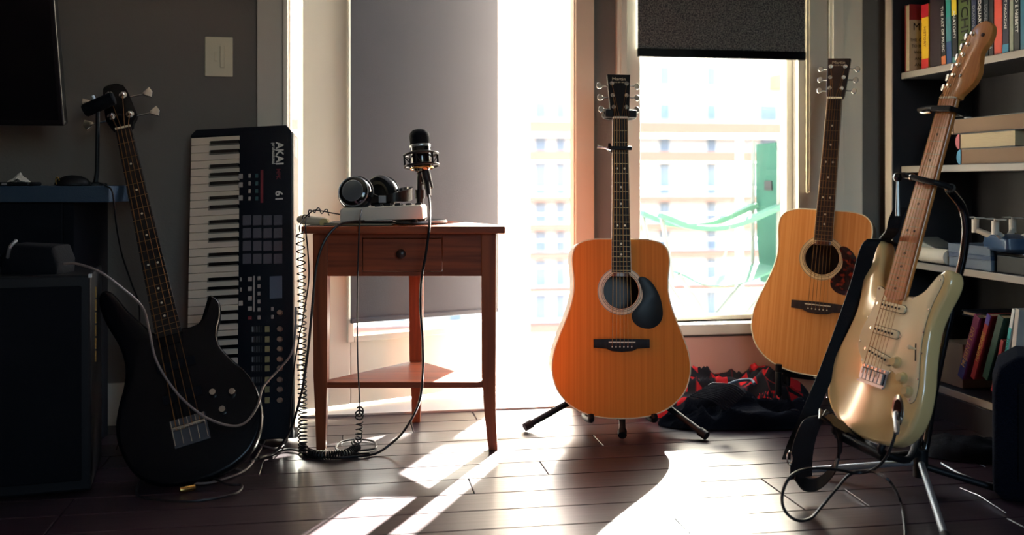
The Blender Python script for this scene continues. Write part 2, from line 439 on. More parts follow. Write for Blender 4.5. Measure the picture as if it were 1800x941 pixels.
# roller shade on the window
rs = thing('roller_shade', 'dark speckled roller blind pulled part way down the window beside the door', 'blind', (0, 0, 0))
zb = PW(1260, 103, WY-.035).z
bx('shade_fabric', 'shade_textured', rs, NX0-.012+.004, NX1+.012, WY-.036, WY-.034, zb+.028, 2.06)
MB().box(NX0-.010, NX1+.014, WY-.041, WY-.029, zb, zb+.028).build('hem_bar', 'gloss_black', rs, bev=.003)
MB().cyl((NX0-.01, WY-.036, 2.07), (NX1+.014, WY-.036, 2.07), .022).build('roller', 'black', rs)
ch = MB(); 
for dx in (0, .011):
    ch.tube([(NX1+.020+dx, WY-.034, z) for z in [2.05-(2.05-.69)*k/60 for k in range(61)]], [.0032 if k % 2 else .0018 for k in range(61)], 6)
ch.tube([(NX1+.020+.0055-.0055*math.cos(a), WY-.034, .69-.006*math.sin(a)) for a in [PI*k/6 for k in range(7)]], .0025, 6)
ch.build('bead_chain', 'ivory', rs)

# ------------------------------------------------------------------ door leaf, swung out onto the balcony
LM = Matrix.Translation((-.122, WY+.018, 0)) @ Matrix.Rotation(R(22), 4, 'Z')
door = bpy.data.objects.new('door_1', None); C.objects.link(door); door.matrix_world = LM; struct(door)
LW = .833; st = .157; zr0, zr1 = .018, .225
dl = MB()
dl.box(0, st, 0, .042, zr0, 2.06).box(LW-st+.01, LW, 0, .042, zr0, 2.06).box(st, LW-st+.01, 0, .042, zr0, zr1).box(st, LW-st+.01, 0, .042, 1.92, 2.06)
dl.build('door_frame', 'white_paint', door, bev=.003)
g = MB(); gx0, gx1 = st, LW-st+.01
g.box(gx0-.012, gx0+.010, -.008, 0.002, zr1-.012, 1.93).box(gx1-.010, gx1+.012, -.008, .002, zr1-.012, 1.93).box(gx0+.01, gx1-.01, -.008, .002, zr1-.012, zr1+.010).box(gx0+.01, gx1-.01, -.008, .002, 1.91, 1.93)
g.build('glazing_bead', 'white_paint', door, bev=.003)
bx('pane', 'glass', door, gx0, gx1, .018, .022, zr1, 1.92)
ds = thing('door_shade', 'plain dark roller blind drawn down over the open glass door', 'blind', mtx=LM)
bx('shade_fabric', 'shade', ds, .152, .690, -.016, -.014, .290, 1.90)
MB().box(.152, .690, -.021, -.009, .275, .290).build('hem_bar', 'shade', ds, bev=.003)
MB().cyl((.15, -.03, 1.93), (.692, -.03, 1.93), .022).build('roller', 'black', ds)

# ------------------------------------------------------------------ balcony and the building opposite
sbox('exterior_floor', 'concrete', -2.2, 3.6, WY+.2, 4.75, -.14, -.03)
rl = thing('balcony_railing', 'pale balcony railing of level bars seen through the door and window', 'railing', (0, 4.62, 0))
for i in range(8):
    bx('post', 'white_paint', rl, -2.0+i*.78, -1.97+i*.78, -.015, .015, -.03, .93)
for k in range(7):
    bx('bar', 'white_paint', rl, -2.05, 3.5, -.006, .006, .06+k*.125, .072+k*.125)
bx('handrail', 'white_paint', rl, -2.05, 3.5, -.03, .03, .93, .955, bev=.004)
FY = 24.0
bd = thing('apartment_building', 'white apartment block opposite with peach balcony bands and grey windows', 'building', (0, FY, 0))
bx('wall', 'facade', bd, -14, 26, 0, 3, -9, 5.6)
def fz(py, px=1260): return PW(px, py, FY).z
def fx(px): return PW(px, 320, FY).x
for a, b in ((218, 240), (268, 285), (345, 353), (392, 402), (440, 449), (500, 508), (560, 572), (640, 655)):
    bx('balcony_band', 'facade_band', bd, -13, 25, -.5, .02, fz(b), fz(a))
k = 0
for cx, wd in ((950, 16), (985, 12), (1090, 20), (1168, 14), (1250, 12), (1350, 26), (1440, 18), (700, 22), (800, 20), (600, 20), (1560, 20), (1700, 22)):
    for a, b in ((120, 150), (185, 210), (243, 266), (288, 340), (356, 388), (405, 437), (455, 496), (512, 556)):
        if cx == 1350 and b == 150: continue
        wnd = bx('window', 'far_glass', bd, fx(cx-wd/2), fx(cx+wd/2), -.06, .02, fz(b), fz(a))
bx('awning', 'amber', bd, fx(1352), fx(1372), -.7, .02, fz(158), fz(132))
sbox('ground', 'concrete', -60, 90, 5, 120, -9.3, -9)

# ------------------------------------------------------------------ folding camp chair on the balcony (side view)
cc = thing('folding_camp_chair', 'teal folding camp chair on the balcony behind the window', 'chair', (0, 0, 0))
def cp(px, py, dy=0): v = PW(px+8, py, 3.78); return Vector((v.x, v.y+dy, v.z))
fx0 = CW(0, 0, 0)
def fabric(name, m, pts, y0, y1, t=.006):
    MB().ribbon([p+Vector((0, (y0+y1)/2, 0)) for p in catmull(pts, 5)], (0, 1, 0), y1-y0, t).build(name, m, cc)
bkx = PW(1376, 400, 3.72).x; bk_z = [PW(1376, y_, 3.72).z for y_ in (250, 330, 420, 505)]
MB().ribbon([(bkx+.02, 3.84, bk_z[3]), (bkx+.004, 3.84, bk_z[2]), (bkx+.0, 3.84, bk_z[1]), (bkx-.012, 3.84, bk_z[0])], (0, 1, 0), [.25, .25, .25, .19], .014).build('backrest', 'teal', cc, smooth=True)
fabric('seat', 'teal_pale', [cp(1178, 478), cp(1230, 500), cp(1290, 495), cp(1355, 470)], -.05, .20)
fabric('armrest', 'teal_pale', [cp(1145, 378), cp(1200, 398), cp(1270, 396), cp(1355, 362)], -.08, -.02, .02)
fabric('armrest', 'teal_pale', [cp(1145, 378), cp(1200, 398), cp(1270, 396), cp(1355, 362)], .16, .22, .02)
MB().box(bkx-.012, bkx-.004, 3.80, 3.87, PW(1376, 335, 3.72).z, PW(1376, 318, 3.72).z).build('buckle', 'black', cc)
gz = -.03
for dy in (-.05, .20):
    for a, b in (((1178, 480), (1285, 640)), ((1352, 480), (1215, 640)), ((1148, 382), (1168, 490)), ((1352, 245), (1350, 500))):
        q = cp(*a, dy); r_ = cp(*b, dy)
        if b[1] > 600: r_.z = gz+.008
        MB().tube([q, r_], .009, 8).build('leg' if b[1] > 600 else 'frame_tube', 'frame_grey', cc, smooth=True)

# ------------------------------------------------------------------ light switch, television
sw = thing('light_switch', 'beige light switch plate on the wall above the keyboard', 'switch', PW(385, 100, WY))
MB().box(-.041, .041, -.006, 0, -.060, .060).build('plate', 'ivory', sw, bev=.003)
bx('rocker', 'ivory', sw, .004, .018, -.012, -.005, -.034, .034, bev=.003)
bx('slider', 'ivory', sw, -.012, -.004, -.010, -.005, -.014, .014, bev=.001)
tm = Matrix.Translation(P(113, 222, 2.62)) @ Matrix.Rotation(-TH+R(8), 4, 'Z') @ Matrix.Rotation(R(15), 4, 'X')
tv = thing('television', 'black flat television tilted down on the wall above the desk', 'television', mtx=tm)
bx('bezel', 'tv', tv, -.9, 0, 0, .035, 0, .52, bev=.004)
bx('screen', 'gloss_black', tv, -.888, -.012, -.001, .001, .016, .508)
bx('bracket', 'black', tv, -.52, -.38, .035, .36, .20, .32)

# ------------------------------------------------------------------ bits shared by the instruments
def nutz(L, n): return L*2**(-n/12)     # distance of fret n from the bridge side when scale is L
def frets(parent, zb, L, n, wn_, wh, y, zend):
    for k in range(1, n+1):
        z = zb+nutz(L, k)
        if z < zend+.002: break
        t = (zb+L-z)/(zb+L-zend); hw = wn_/2+(wh-wn_)/2*t
        bx('fret', 'fret', parent, -hw, hw, y-.0011, y, z-.0006, z+.0006)
def fretmid(zb, L, k): return zb+(nutz(L, k)+nutz(L, k-1))/2
def strings(parent, n, z0, z1, w0, w1, y0, y1, rad, head=None):
    for i in range(n):
        t = i/(n-1)-.5
        pts = [(t*w0, y0, z0), (t*w1, y1, z1)]
        if head: pts.append(head[i])
        MB().tube(pts, rad[i], 5).build('string', 'string', parent)
def ring(cx, cz, r, n=40): return [(cx+r*math.cos(2*PI*k/n), cz+r*math.sin(2*PI*k/n)) for k in range(n)]
def flat_ring(cx, cz, r0, r1, y, t, n=48):
    m = MB(); vs = []
    for k in range(n):
        a = 2*PI*k/n
        for r, yy in ((r0, y), (r1, y), (r1, y+t), (r0, y+t)): vs.append((cx+r*math.cos(a), yy, cz+r*math.sin(a)))
    return m.add(vs, [(4*k+j, 4*k+(j+1) % 4, 4*((k+1) % n)+(j+1) % 4, 4*((k+1) % n)+j) for k in range(n) for j in range(4)])
def holed_plate(name, out, hole, y0, y1, m, parent):
    bm = bmesh.new(); loops = []
    for L in (out, hole):
        vs = [bm.verts.new((x, y0, z)) for x, z in L]
        es = [bm.edges.new((vs[i], vs[(i+1) % len(vs)])) for i in range(len(vs))]; loops.append((vs, es))
    bmesh.ops.triangle_fill(bm, use_beauty=True, use_dissolve=False, edges=loops[0][1]+loops[1][1])
    bm.faces.ensure_lookup_table()
    ext = bmesh.ops.extrude_face_region(bm, geom=list(bm.faces))
    for v in [g for g in ext['geom'] if isinstance(g, bmesh.types.BMVert)]: v.co.y = y1
    bmesh.ops.recalc_face_normals(bm, faces=bm.faces)
    me = bpy.data.meshes.new(name); bm.to_mesh(me); bm.free()
    return link(name, me, m, parent)
def tuner(parent, post, side, y, butter=(.030, .012), m='chrome', out=.034):
    px, pz = post
    o = MB().cyl((px, y-.004, pz), (px, y-.0005, pz), .0065, 14).cyl((px, y-.010, pz), (px, y-.004, pz), .0032, 10).build('tuner', m, parent, smooth=True)
    b = MB().cyl((side*(abs(px)+.008), y+.018, pz), (side*(abs(px)+out-.008), y+.018, pz), .0025, 8)
    b.slab([(side*(abs(px)+out)+.0085*math.cos(q)*1.0, pz+.0100*math.sin(q)) for q in [2*PI*k/14 for k in range(14)]], y+.015, y+.021, .002)
    b.build('tuner_button', m, parent, smooth=True)
    return o

def acoustic(label, mtx, spruce, guard, yaw_head=0, headm='ebony'):
    t = thing('acoustic_guitar', label, 'guitar', mtx=mtx)
    half = [(0, .0), (.05, .002), (.10, .0125), (.145, .036), (.178, .070), (.194, .108), (.1985, .142), (.194, .182), (.180, .225), (.160, .275), (.144, .320), (.1365, .360),
            (.1365, .395), (.1400, .430), (.1405, .455), (.134, .480), (.115, .498), (.08, .507), (.04, .508)]
    pts = [(x, z) for x, z in half]+[(0, .508)]+[(-x, z) for x, z in reversed(half[1:])]
    sm = catmull([(x, z, 0) for x, z in pts], 4, True); out = [(p.x, p.y) for p in sm]
    hc = (0, .359); D = .105
    holed_plate('soundboard', out, ring(*hc, .051, 40), 0, .003, spruce, t)
    # back and sides: a hollow shell
    N = len(out); vs = []; 
    for y in (.001, D): vs += [(x*.999, y, z*.999+.0002) for x, z in out]
    MB().add(vs, [(k, (k+1) % N, N+(k+1) % N, N+k) for k in range(N)]+[tuple(N+k for k in range(N))]).build('back_and_sides', 'rosewood', t, solid=.002)
    MB().tube([(x, .0012, z) for x, z in out]+[(out[0][0], .0012, out[0][1])], .0022, 6).build('binding', 'binding', t, smooth=True)
    ro = flat_ring(*hc, .0515, .0685, -.0008, .0009).build('rosette', 'rosette', t)
    for r in (.0535, .058, .0665): flat_ring(*hc, r, r+.0013, -.0012, .0008).build('inlay_ring', 'rosette_dark', ro)
    pg = [(.050, .395), (.066, .400), (.088, .385), (.107, .355), (.118, .320), (.119, .285), (.105, .262), (.080, .252), (.050, .258), (.033, .275), (.031, .295), (.044, .312), (.058, .330), (.062, .350), (.057, .375)]
    pgs = [(p.x, p.y) for p in catmull([(x, z, 0) for x, z in pg], 5, True)]
    MB().slab(pgs, -.0026, .0004, .0008, 2).build('pickguard', guard, t, smooth=True)
    br = [(-.080, .222), (-.080, .198), (-.045, .196), (-.03, .189), (0, .186), (.03, .189), (.045, .196), (.080, .198), (.080, .222), (0, .224)]
    bo = MB().slab(br, -.009, .001, .0015, 2).build('bridge', 'ebony' if guard == 'pickguard_black' else 'rosewood', t, smooth=True)
    bx('saddle', 'ivory', bo, -.038, .038, -.013, -.006, .2125, .2155, T=Matrix.Rotation(R(0), 4, 'Y'))
    for i in range(6):
        MB().lathe([(.001, 0), (.0028, .0005), (.0038, .003), (.0028, .0055), (.002, .007)], 10, Matrix.Translation((-.028+i*.0112, -.0082, .201)) @ Matrix.Rotation(PI/2, 4, 'X') @ Matrix.Translation((0, 0, -.006)) ).build('bridge_pin', 'ivory', bo, smooth=True)
    zb, L = .215, .645; zn = zb+L
    nk = MB().slab([(-.027, .40), (.027, .40), (.0215, zn), (-.0215, zn)], -.002, .022, .008, 3).build('neck', 'mahogany', t, smooth=True)
    zend = .412
    fb = MB().slab([(-.0282, zend), (.0282, zend), (.0215, zn), (-.0215, zn)], -.0065, .0005, .0008, 1).build('fingerboard', headm if headm == 'ebony' else 'rosewood', t)
    e = MB(); 
    for s in (-1, 1): e.tube([(s*.0284, -.0058, zend), (s*.0217, -.0058, zn)], .0006, 5)
    e.tube([(-.0284, -.0058, zend), (.0284, -.0058, zend)], .0009, 5); e.build('edge_binding', 'binding', fb)
    frets(fb, zb, L, 20, .043, .0565, -.0065, zend)
    for kf, dbl in ((3, 0), (5, 1) if guard != 'tortoise' else (5, 0), (7, 0) if guard != 'tortoise' else (7, 1), (9, 0), (12, 1), (15, 0), (17, 0)):
        zf = fretmid(zb, L, kf)
        for xx in ((-.011, .011) if dbl else (0,)):
            MB().cyl((xx, -.0070, zf), (xx, -.0062, zf), .0032, 12).build('inlay_dot', 'ivory', fb)
    bx('nut', 'ivory', t, -.0225, .0225, -.010, 0, zn-.0005, zn+.005, bev=.0008)
    hm = Matrix.Translation((0, 0, zn+.004)) @ Matrix.Rotation(-R(10), 4, 'X')
    hs = MB().slab([(-.0235, 0), (.0235, 0), (.0275, .012), (.0345, .134), (-.0345, .134), (-.0275, .012)], -.002, .016, .001, 1).build('headstock', headm, t)
    hs.matrix_local = hm
    posts = []
    for s in (-1, 1):
        for i in range(3):
            px, pz = s*(.0185+.0018*i), .030+i*.037; tuner(hs, (px, pz), s, -.002); posts.append((px, pz, s))
    text('Martin', .0135, 'binding', hs, fplane(0, -.0024, .119), sx=1.15)
    text('& CO. EST. 1833', .0045, 'binding', hs, fplane(0, -.0024, .1085))
    hp = [(posts[k][0], -.006, posts[k][1]) for k in (0, 1, 2, 5, 4, 3)]
    hw = [hm @ Vector(p) for p in hp]
    strings(t, 6, .2135, zn+.003, .056, .036, -.014, -.0095, [.0011, .0010, .0009, .0008, .0006, .0005], hw)
    strings_b = [(-.028+i*.0112) for i in range(6)]
    for i in range(6):
        MB().tube([(strings_b[i], -.014, .2135), (strings_b[i], -.010, .203)], .0007, 4).build('string', 'string', t)
    MB().cyl((0, D*.5, .002), (0, D*.5, -.010), .006, 12).build('end_pin', 'ivory' if guard == 'tortoise' else 'ebony', t)
    return t

G1 = pose((.311, 2.8196, .0498), 3.4, 6, .7)
g1 = acoustic('amber acoustic guitar with black pickguard on a floor stand before the doorway', G1, 'spruce_a', 'pickguard_black')
G2 = pose((.9165, 3.035, .130), -26.7, 8.0, 3.1)
g2 = acoustic('pale acoustic guitar with tortoiseshell pickguard leaning beside the window', G2, 'spruce_b', 'tortoise', headm='rosewood')

# capo on guitar one
cp1 = thing('capo', 'black capo with a silver lever clamped on the amber acoustic guitar', 'capo', mtx=G1)
zc = INV(G1, 1090, 262)[1]
MB().box(-.029, .031, -.018, -.0085, zc-.005, zc+.006).build('bar', 'rubber', cp1, bev=.002)
MB().tube(catmull([(-.030, -.012, zc), (-.034, .004, zc), (-.026, .028, zc-.002), (0, .030, zc-.002), (.018, .026, zc)], 4), .005, 8).build('clamp', 'black', cp1, smooth=True)
MB().tube([(-.030, -.008, zc-.002), (-.046, -.006, zc+.003), (-.068, -.004, zc+.006)], [.004, .004, .006], 8).build('lever', 'chrome', cp1, smooth=True)
MB().tube([(-.033, -.014, zc+.001), (-.034, -.014, zc+.014)], [.006, .004], 8).build('pivot', 'black', cp1, smooth=True)

# floor stand of guitar one
s1 = thing('guitar_stand', 'black tripod stand holding the amber acoustic guitar by its neck', 'stand', PF(1092, 740))
def rel(root, p): return root.matrix_world.inverted() @ Vector(p)
bpy.context.view_layer.update()
O1 = Vector(s1.location)
hub = P(1092, 655, 3.02)-O1
def w1(p): return Vector(p)-O1
for (px, py) in ((922, 752), (1242, 767), (1094, 766)):
    e_ = PF(px, py, .012)-O1; d = (e_-hub); 
    lg = MB().tube([hub, hub+d*.97], .0095, 10).build('leg', 'black', s1, smooth=True)
    MB().tube([hub+d*.93, hub+d*1.0], [.013, .0125], 10).build('foot', 'rubber', lg, smooth=True)
yk = G1 @ Vector((0, .060, .845))-O1
MB().tube([hub-Vector((0, 0, .02)), hub+Vector((0, 0, .1)), yk], .011, 10).build('post', 'black', s1, smooth=True)
MB().cyl(hub-Vector((0, 0, .035)), hub+Vector((0, 0, .04)), .02, 14).build('collar', 'black', s1, smooth=True)
GM = lambda x, y, z: (G1 @ Vector((x, y, z)))-O1
zy = INV(G1, 1090, 202)[1]
MB().tube([GM(0, .060, zy), GM(0, .026, zy)], .010, 10).build('yoke_arm', 'black', s1)
ym = MB().tube(catmull([GM(-.038, -.004, zy+.004), GM(-.040, .022, zy), GM(0, .030, zy-.002), GM(.040, .022, zy), GM(.040, -.004, zy+.004)], 5), .0105, 10)
ym.build('yoke', 'rubber', s1, smooth=True)
for s in (-1, 1):
    MB().box(s*.034-.012, s*.034+.012, -.020, .004, zy-.010, zy+.012, Matrix.Translation(-O1) @ G1).build('yoke_lock', 'rubber', s1, bev=.003)
for s in (-1, 1):
    MB().tube(catmull([hub, GM(s*.05, .118, .04), GM(s*.09, .118, -.004), GM(s*.09, -.012, -.002), GM(s*.09, -.014, .012)], 5), .009, 10).build('cradle_arm', 'rubber', s1, smooth=True)

# ------------------------------------------------------------------ low stand under guitar two
s2 = thing('low_guitar_stand', 'low black cradle stand under the pale acoustic guitar', 'stand', mtx=Matrix.Translation((0, 0, 0)))
G2M = lambda x, y, z: G2 @ Vector((x, y, z))
for s in (-1, 1):
    a = G2M(s*.10, -.015, .002); b = G2M(s*.10, .12, -.004); f_ = Vector((a.x, a.y, .008)); h_ = Vector((b.x, b.y, .008))
    MB().tube([G2M(s*.10, -.018, .02), a, b, G2M(s*.10, .125, .25)], .010, 10).build('cradle_arm', 'rubber', s2, smooth=True)
    MB().tube([f_, a-Vector((0, 0, .005))], .010, 10).build('leg', 'black', s2, smooth=True)
    MB().tube([h_, b], .010, 10).build('leg', 'black', s2, smooth=True)
MB().tube([G2M(-.10, .06, -.010), G2M(.10, .06, -.010)], .009, 10).build('crossbar', 'black', s2)
MB().tube([G2M(-.10, .125, .24), G2M(.10, .125, .24)], .009, 10).build('crossbar', 'black', s2)

# ------------------------------------------------------------------ electric guitar (cream)
SM = pose((.8169, 2.2401, .2872), -67.2, 15.9, 4.0)
eg = thing('electric_guitar', 'cream electric guitar with a maple neck on the stand by the bookcase', 'guitar', mtx=SM)
ol = [(-.101, .304), (-.117, .302), (-.127, .283), (-.126, .24), (-.119, .187), (-.114, .135), (-.123, .085), (-.138, .03), (-.147, -.02), (-.141, -.065), (-.117, -.104), (-.075, -.130),
      (-.015, -.144), (.05, -.145), (.10, -.132), (.132, -.10), (.146, -.055), (.143, 0), (.131, .05), (.121, .10), (.119, .14), (.126, .18), (.136, .215), (.137, .245), (.124, .263), (.108, .259),
      (.093, .238), (.074, .210), (.052, .194), (.032, .190), (0, .186), (-.032, .190), (-.052, .203), (-.066, .232), (-.075, .268), (-.087, .296)]
olS = [(p.x, p.y) for p in catmull([(x, z, 0) for x, z in ol], 5, True)]
MB().slab(olS, 0, .045, .011, 5).build('body', 'cream', eg, smooth=60)
pgl = [(-.062, .195), (-.036, .190), (-.030, .176), (.030, .176), (.036, .186), (.056, .190), (.078, .206), (.096, .235), (.108, .250), (.119, .243), (.118, .222), (.108, .185), (.104, .145), (.107, .10),
       (.116, .055), (.128, .012), (.130, -.022), (.120, -.034), (.108, -.028), (.090, -.006), (.066, .012), (.040, .020), (.036, .008), (-.040, .012), (-.052, .025), (-.072, .05), (-.074, .09), (-.060, .135), (-.058, .170)]
pgS = [(p.x, p.y) for p in catmull([(x, z, 0) for x, z in pgl], 4, True)]
pgo = MB().slab(pgS, -.0022, .001, .0007, 2).build('pickguard', 'cream_plastic', eg, smooth=True)
MB().tube([(x, .0004, z) for x, z in pgS]+[(pgS[0][0], .0004, pgS[0][1])], .0012, 4).build('edge_line', 'ebony', pgo)
for x, z in ((-.055, .19), (-.066, .12), (-.070, .062), (-.048, .022), (.050, .186), (.112, .238), (.103, .17), (.105, .12), (.115, .075), (.124, .02), (.117, -.027), (.045, .016)):
    MB().lathe([(.0003, .0012), (.002, .001), (.0026, 0)], 8, Matrix.Translation((x, -.0022, z)) @ Matrix.Rotation(PI/2, 4, 'X')).build('screw', 'chrome', pgo)
def pickup(z, tilt):
    T = Matrix.Translation((0, -.0022, z)) @ Matrix.Rotation(R(tilt), 4, 'Y')
    pu = MB()
    o_ = [(-.034+.009*math.cos(a) if False else .034*sx+.009*math.cos(a), .009*math.sin(a)) for sx, rng in ((1, range(-4, 5)), (-1, range(4, 13))) for a in [PI/2*k/4 for k in rng]]
    pu.slab(o_, -.006, .0005, .0012, 2); pu.v = [tuple(T @ Vector(v)) for v in pu.v]
    p = pu.build('pickup', 'cream_plastic', eg, smooth=True)
    gp = MB().slab([(x*1.035, z*1.12) for x, z in o_], -.0006, .0002); gp.v = [tuple(T @ Vector(v)) for v in gp.v]; gp.build('surround_gap', 'ebony', p)
    for i in range(6):
        q = MB().cyl((-.0262+i*.0105, -.0070, 0), (-.0262+i*.0105, -.0058, 0), .0027, 10); q.v = [tuple(T @ Vector(v)) for v in q.v]
        q.build('pole_piece', 'ebony', p)
    for s in (-1, 1):
        q = MB().cyl((s*.0455, -.003, 0), (s*.0455, 0, 0), .003, 8); q.v = [tuple(T @ Vector(v)) for v in q.v]; q.build('screw', 'chrome', p)
pickup(.156, 0); pickup(.098, 0); pickup(.042, 9)
# bridge
bp = bx('bridge', 'steel', eg, -.040, .040, -.005, -.001, -.024, .016, bev=.001)
bx('saddle_shade', 'ebony', bp, -.037, .037, -.0056, -.0048, -.019, .008)  # dark sheet standing for the shadow between the saddles
for i in range(6):
    MB().box(-.0345+i*.0118, -.0245+i*.0118, -.012, -.004, -.018, .006).build('saddle', 'steel', bp, bev=.001)
for i in range(6):
    MB().cyl((-.0325+i*.013, -.007, .012), (-.0325+i*.013, -.005, .012), .003, 8).build('screw', 'chrome', bp)
bx('bridge_lip', 'steel', bp, -.040, .040, -.009, -.004, -.026, -.022)
# knobs, switch, jack
for x, z in ((.055, .040), (.084, .012), (.108, -.012)):
    T = Matrix.Translation((x, -.0022, z)) @ Matrix.Rotation(PI/2, 4, 'X')
    k_ = MB().lathe([(.0135, 0), (.0135, .002), (.0105, .004), (.0095, .013), (.0085, .0145), (.002, .0145)], 24, T).build('control_knob', 'knob_cream', eg, smooth=35)
swm = MB().box(.0795, .0825, -.0030, -.002, .040, .078, None).build('selector_switch', 'black', eg)
swm.matrix_local = Matrix.Translation((.10, 0, .07)) @ Matrix.Rotation(R(-18), 4, 'Y') @ Matrix.Translation((-.081, 0, -.055))
MB().lathe([(.002, 0), (.0025, .012), (.0045, .016), (.004, .022), (.001, .023)], 10, Matrix.Translation((.081, -.003, .066)) @ Matrix.Rotation(PI/2, 4, 'X')).build('switch_tip', 'cream_plastic', swm, smooth=True)
JC = (.092, -.058)
je = [(JC[0]+.017*math.cos(a)*math.cos(.45)+.034*math.sin(a)*math.sin(-.45)*-1, JC[1]-.017*math.cos(a)*math.sin(.45)*-1*-1+.034*math.sin(a)*math.cos(.45)) for a in [2*PI*k/28 for k in range(28)]]
je = [(JC[0]+(.017*math.cos(a))*math.cos(.35)-(.035*math.sin(a))*math.sin(.35)*1, JC[1]+(.017*math.cos(a))*math.sin(.35)+(.035*math.sin(a))*math.cos(.35)) for a in [2*PI*k/28 for k in range(28)]]
jp = MB().slab(je, -.0018, .001, .0006, 2).build('jack_plate', 'chrome', eg, smooth=True)
js = [(JC[0]+(x-JC[0])*.66, JC[1]+(z-JC[1])*.70) for x, z in je]
MB().slab(js, -.0024, -.0015).build('jack_recess', 'gloss_black', jp)
MB().cyl((JC[0], -.004, JC[1]-.006), (JC[0], .001, JC[1]-.006), .006, 14).build('socket', 'chrome', jp)
# neck
ZN = .648; ZE = .187
MB().slab([(-.0272, .165), (.0272, .165), (.0210, ZN), (-.0210, ZN)], -.0035, .0125, .007, 3).build('neck', 'maple', eg, smooth=True)
fbo = MB().slab([(-.0282, ZE-.008), (-.02, ZE-.013), (.02, ZE-.013), (.0282, ZE-.008), (.0213, ZN), (-.0213, ZN)], -.009, -.0033, .001, 2).build('fingerboard', 'maple_board', eg)
frets(fbo, 0, ZN, 21, .0425, .0565, -.009, ZE-.008)
for kf in (3, 5, 7, 9, 12, 15, 17, 19, 21):
    for xx in ((-.010, .010) if kf == 12 else (0,)):
        zf = fretmid(0, ZN, kf); MB().cyl((xx, -.0096, zf), (xx, -.0088, zf), .0032, 12).build('inlay_dot', 'ebony', fbo)
bx('nut', 'ivory', eg, -.021, .021, -.012, -.003, ZN-.001, ZN+.003, bev=.0006)
hl = [(-.021, ZN), (.021, ZN), (.026, ZN+.010), (.050, ZN+.034), (.060, ZN+.060), (.056, ZN+.085), (.052, ZN+.110), (.062, ZN+.130), (.068, ZN+.150), (.062, ZN+.172), (.042, ZN+.184), (.020, ZN+.178), (.006, ZN+.162),
      (-.002, ZN+.138), (-.012, ZN+.100), (-.022, ZN+.055), (-.027, ZN+.030), (-.030, ZN+.020), (-.023, ZN+.008)]
# the crown faces the treble side, the tuners the bass side
hlS = [(p.x, p.y) for p in catmull([(x*1.0, z, 0) for x, z in hl[1:]+hl[:1]], 4, True)]
hso = MB().slab(hlS, .001, .016, .002, 2).build('headstock', 'maple', eg, smooth=True)
hpts = []
for i in range(6):
    px, pz = -.013+.0075*i*.75, ZN+.032+i*.0245
    MB().cyl((px, -.007, pz), (px, .001, pz), .0032, 10).lathe([(.0035, 0), (.0058, .0002), (.0058, .002), (.0035, .003)], 12, Matrix.Translation((px, .001, pz)) @ Matrix.Rotation(PI/2, 4, 'X')).build('tuner', 'chrome', hso, smooth=True)
    b = MB().cyl((px-.006, .012, pz), (px-.024, .012, pz), .0025, 8).slab([(px-.029+.006*math.cos(q), pz+.009*math.sin(q)) for q in [2*PI*k/12 for k in range(12)]], .009, .015, .002)
    b.build('tuner_button', 'chrome', hso, smooth=True); hpts.append((px, -.004, pz))
for x, z in ((.012, ZN+.055), (.045, ZN+.150)):
    MB().lathe([(.003, 0), (.0045, .0005), (.0045, .003), (.002, .004)], 10, Matrix.Translation((x, .001, z)) @ Matrix.Rotation(PI/2, 4, 'X')).build('string_tree' if z < ZN+.1 else 'dot', 'chrome' if z < ZN+.1 else 'rosewood', hso, smooth=True)
strings(eg, 6, -.006, ZN+.001, .0525, .035, -.0135, -.0128, [.0009, .0008, .0007, .0006, .0005, .0005], hpts)

# capo on the electric neck
cp2 = thing('black_capo', 'black trigger capo clamped near the nut of the cream electric guitar', 'capo', mtx=SM)
zc = INV(SM, 1665, 192)[1]-.004
MB().box(-.026, .030, -.024, -.0135, zc-.007, zc+.006).build('bar', 'rubber', cp2, bev=.002)
MB().tube(catmull([(.028, -.018, zc), (.032, 0, zc), (.024, .026, zc), (-.005, .028, zc), (-.034, .016, zc+.002)], 4), .006, 8).build('clamp', 'black', cp2, smooth=True)
MB().tube([(-.026, -.016, zc+.002), (-.050, -.010, zc+.004), (-.078, -.006, zc+.000)], [.006, .0055, .007], 8).build('lever', 'black', cp2, smooth=True)
MB().tube([(-.030, -.016, zc-.008), (-.055, -.010, zc-.008), (-.074, -.004, zc-.004)], .0035, 8).build('lever', 'chrome', cp2, smooth=True)

# stand of the electric guitar
s3 = thing('neck_yoke_stand', 'black tubular stand with curved arm holding the cream electric guitar', 'stand', (0, 0, 0))
hub3 = P(1618, 812, 2.33)
tip = P(1578, 312, 2.20); band = P(1612, 317, 2.215)
SMp = lambda x, y, z: SM @ Vector((x, y, z))
zyk = INV(SM, 1632, 320)[1]
yoke = catmull([SMp(-.055, -.022, zyk+.006), SMp(-.030, -.026, zyk+.003), SMp(.030, -.026, zyk-.004), SMp(.046, -.012, zyk-.004), SMp(.050, .022, zyk-.004)], 5)
MB().tube(yoke, .0068, 10).build('yoke_strap', 'rubber', s3, smooth=True)
MB().tube([SMp(-.024, -.026, zyk+.0025), SMp(-.020, -.026, zyk+.002)], .0085, 12).build('yoke_ring', 'chrome', s3, smooth=True)
MB().tube([tip+Vector((0, 0, 0)), SMp(-.055, -.022, zyk+.006)], .0065, 10).build('yoke_end', 'rubber', s3, smooth=True)
bm_ = MB(); bm_.lathe([(.001, -.010), (.007, -.008), (.0105, 0), (.007, .008), (.001, .010)], 14, Matrix.Translation(tip)); bm_.build('ball_end', 'gloss_black', s3, smooth=True)
MB().tube([tip, tip+Vector((0, 0, -.085))], [.003, .005], 8).build('pull_pin', 'steel', s3, smooth=True)
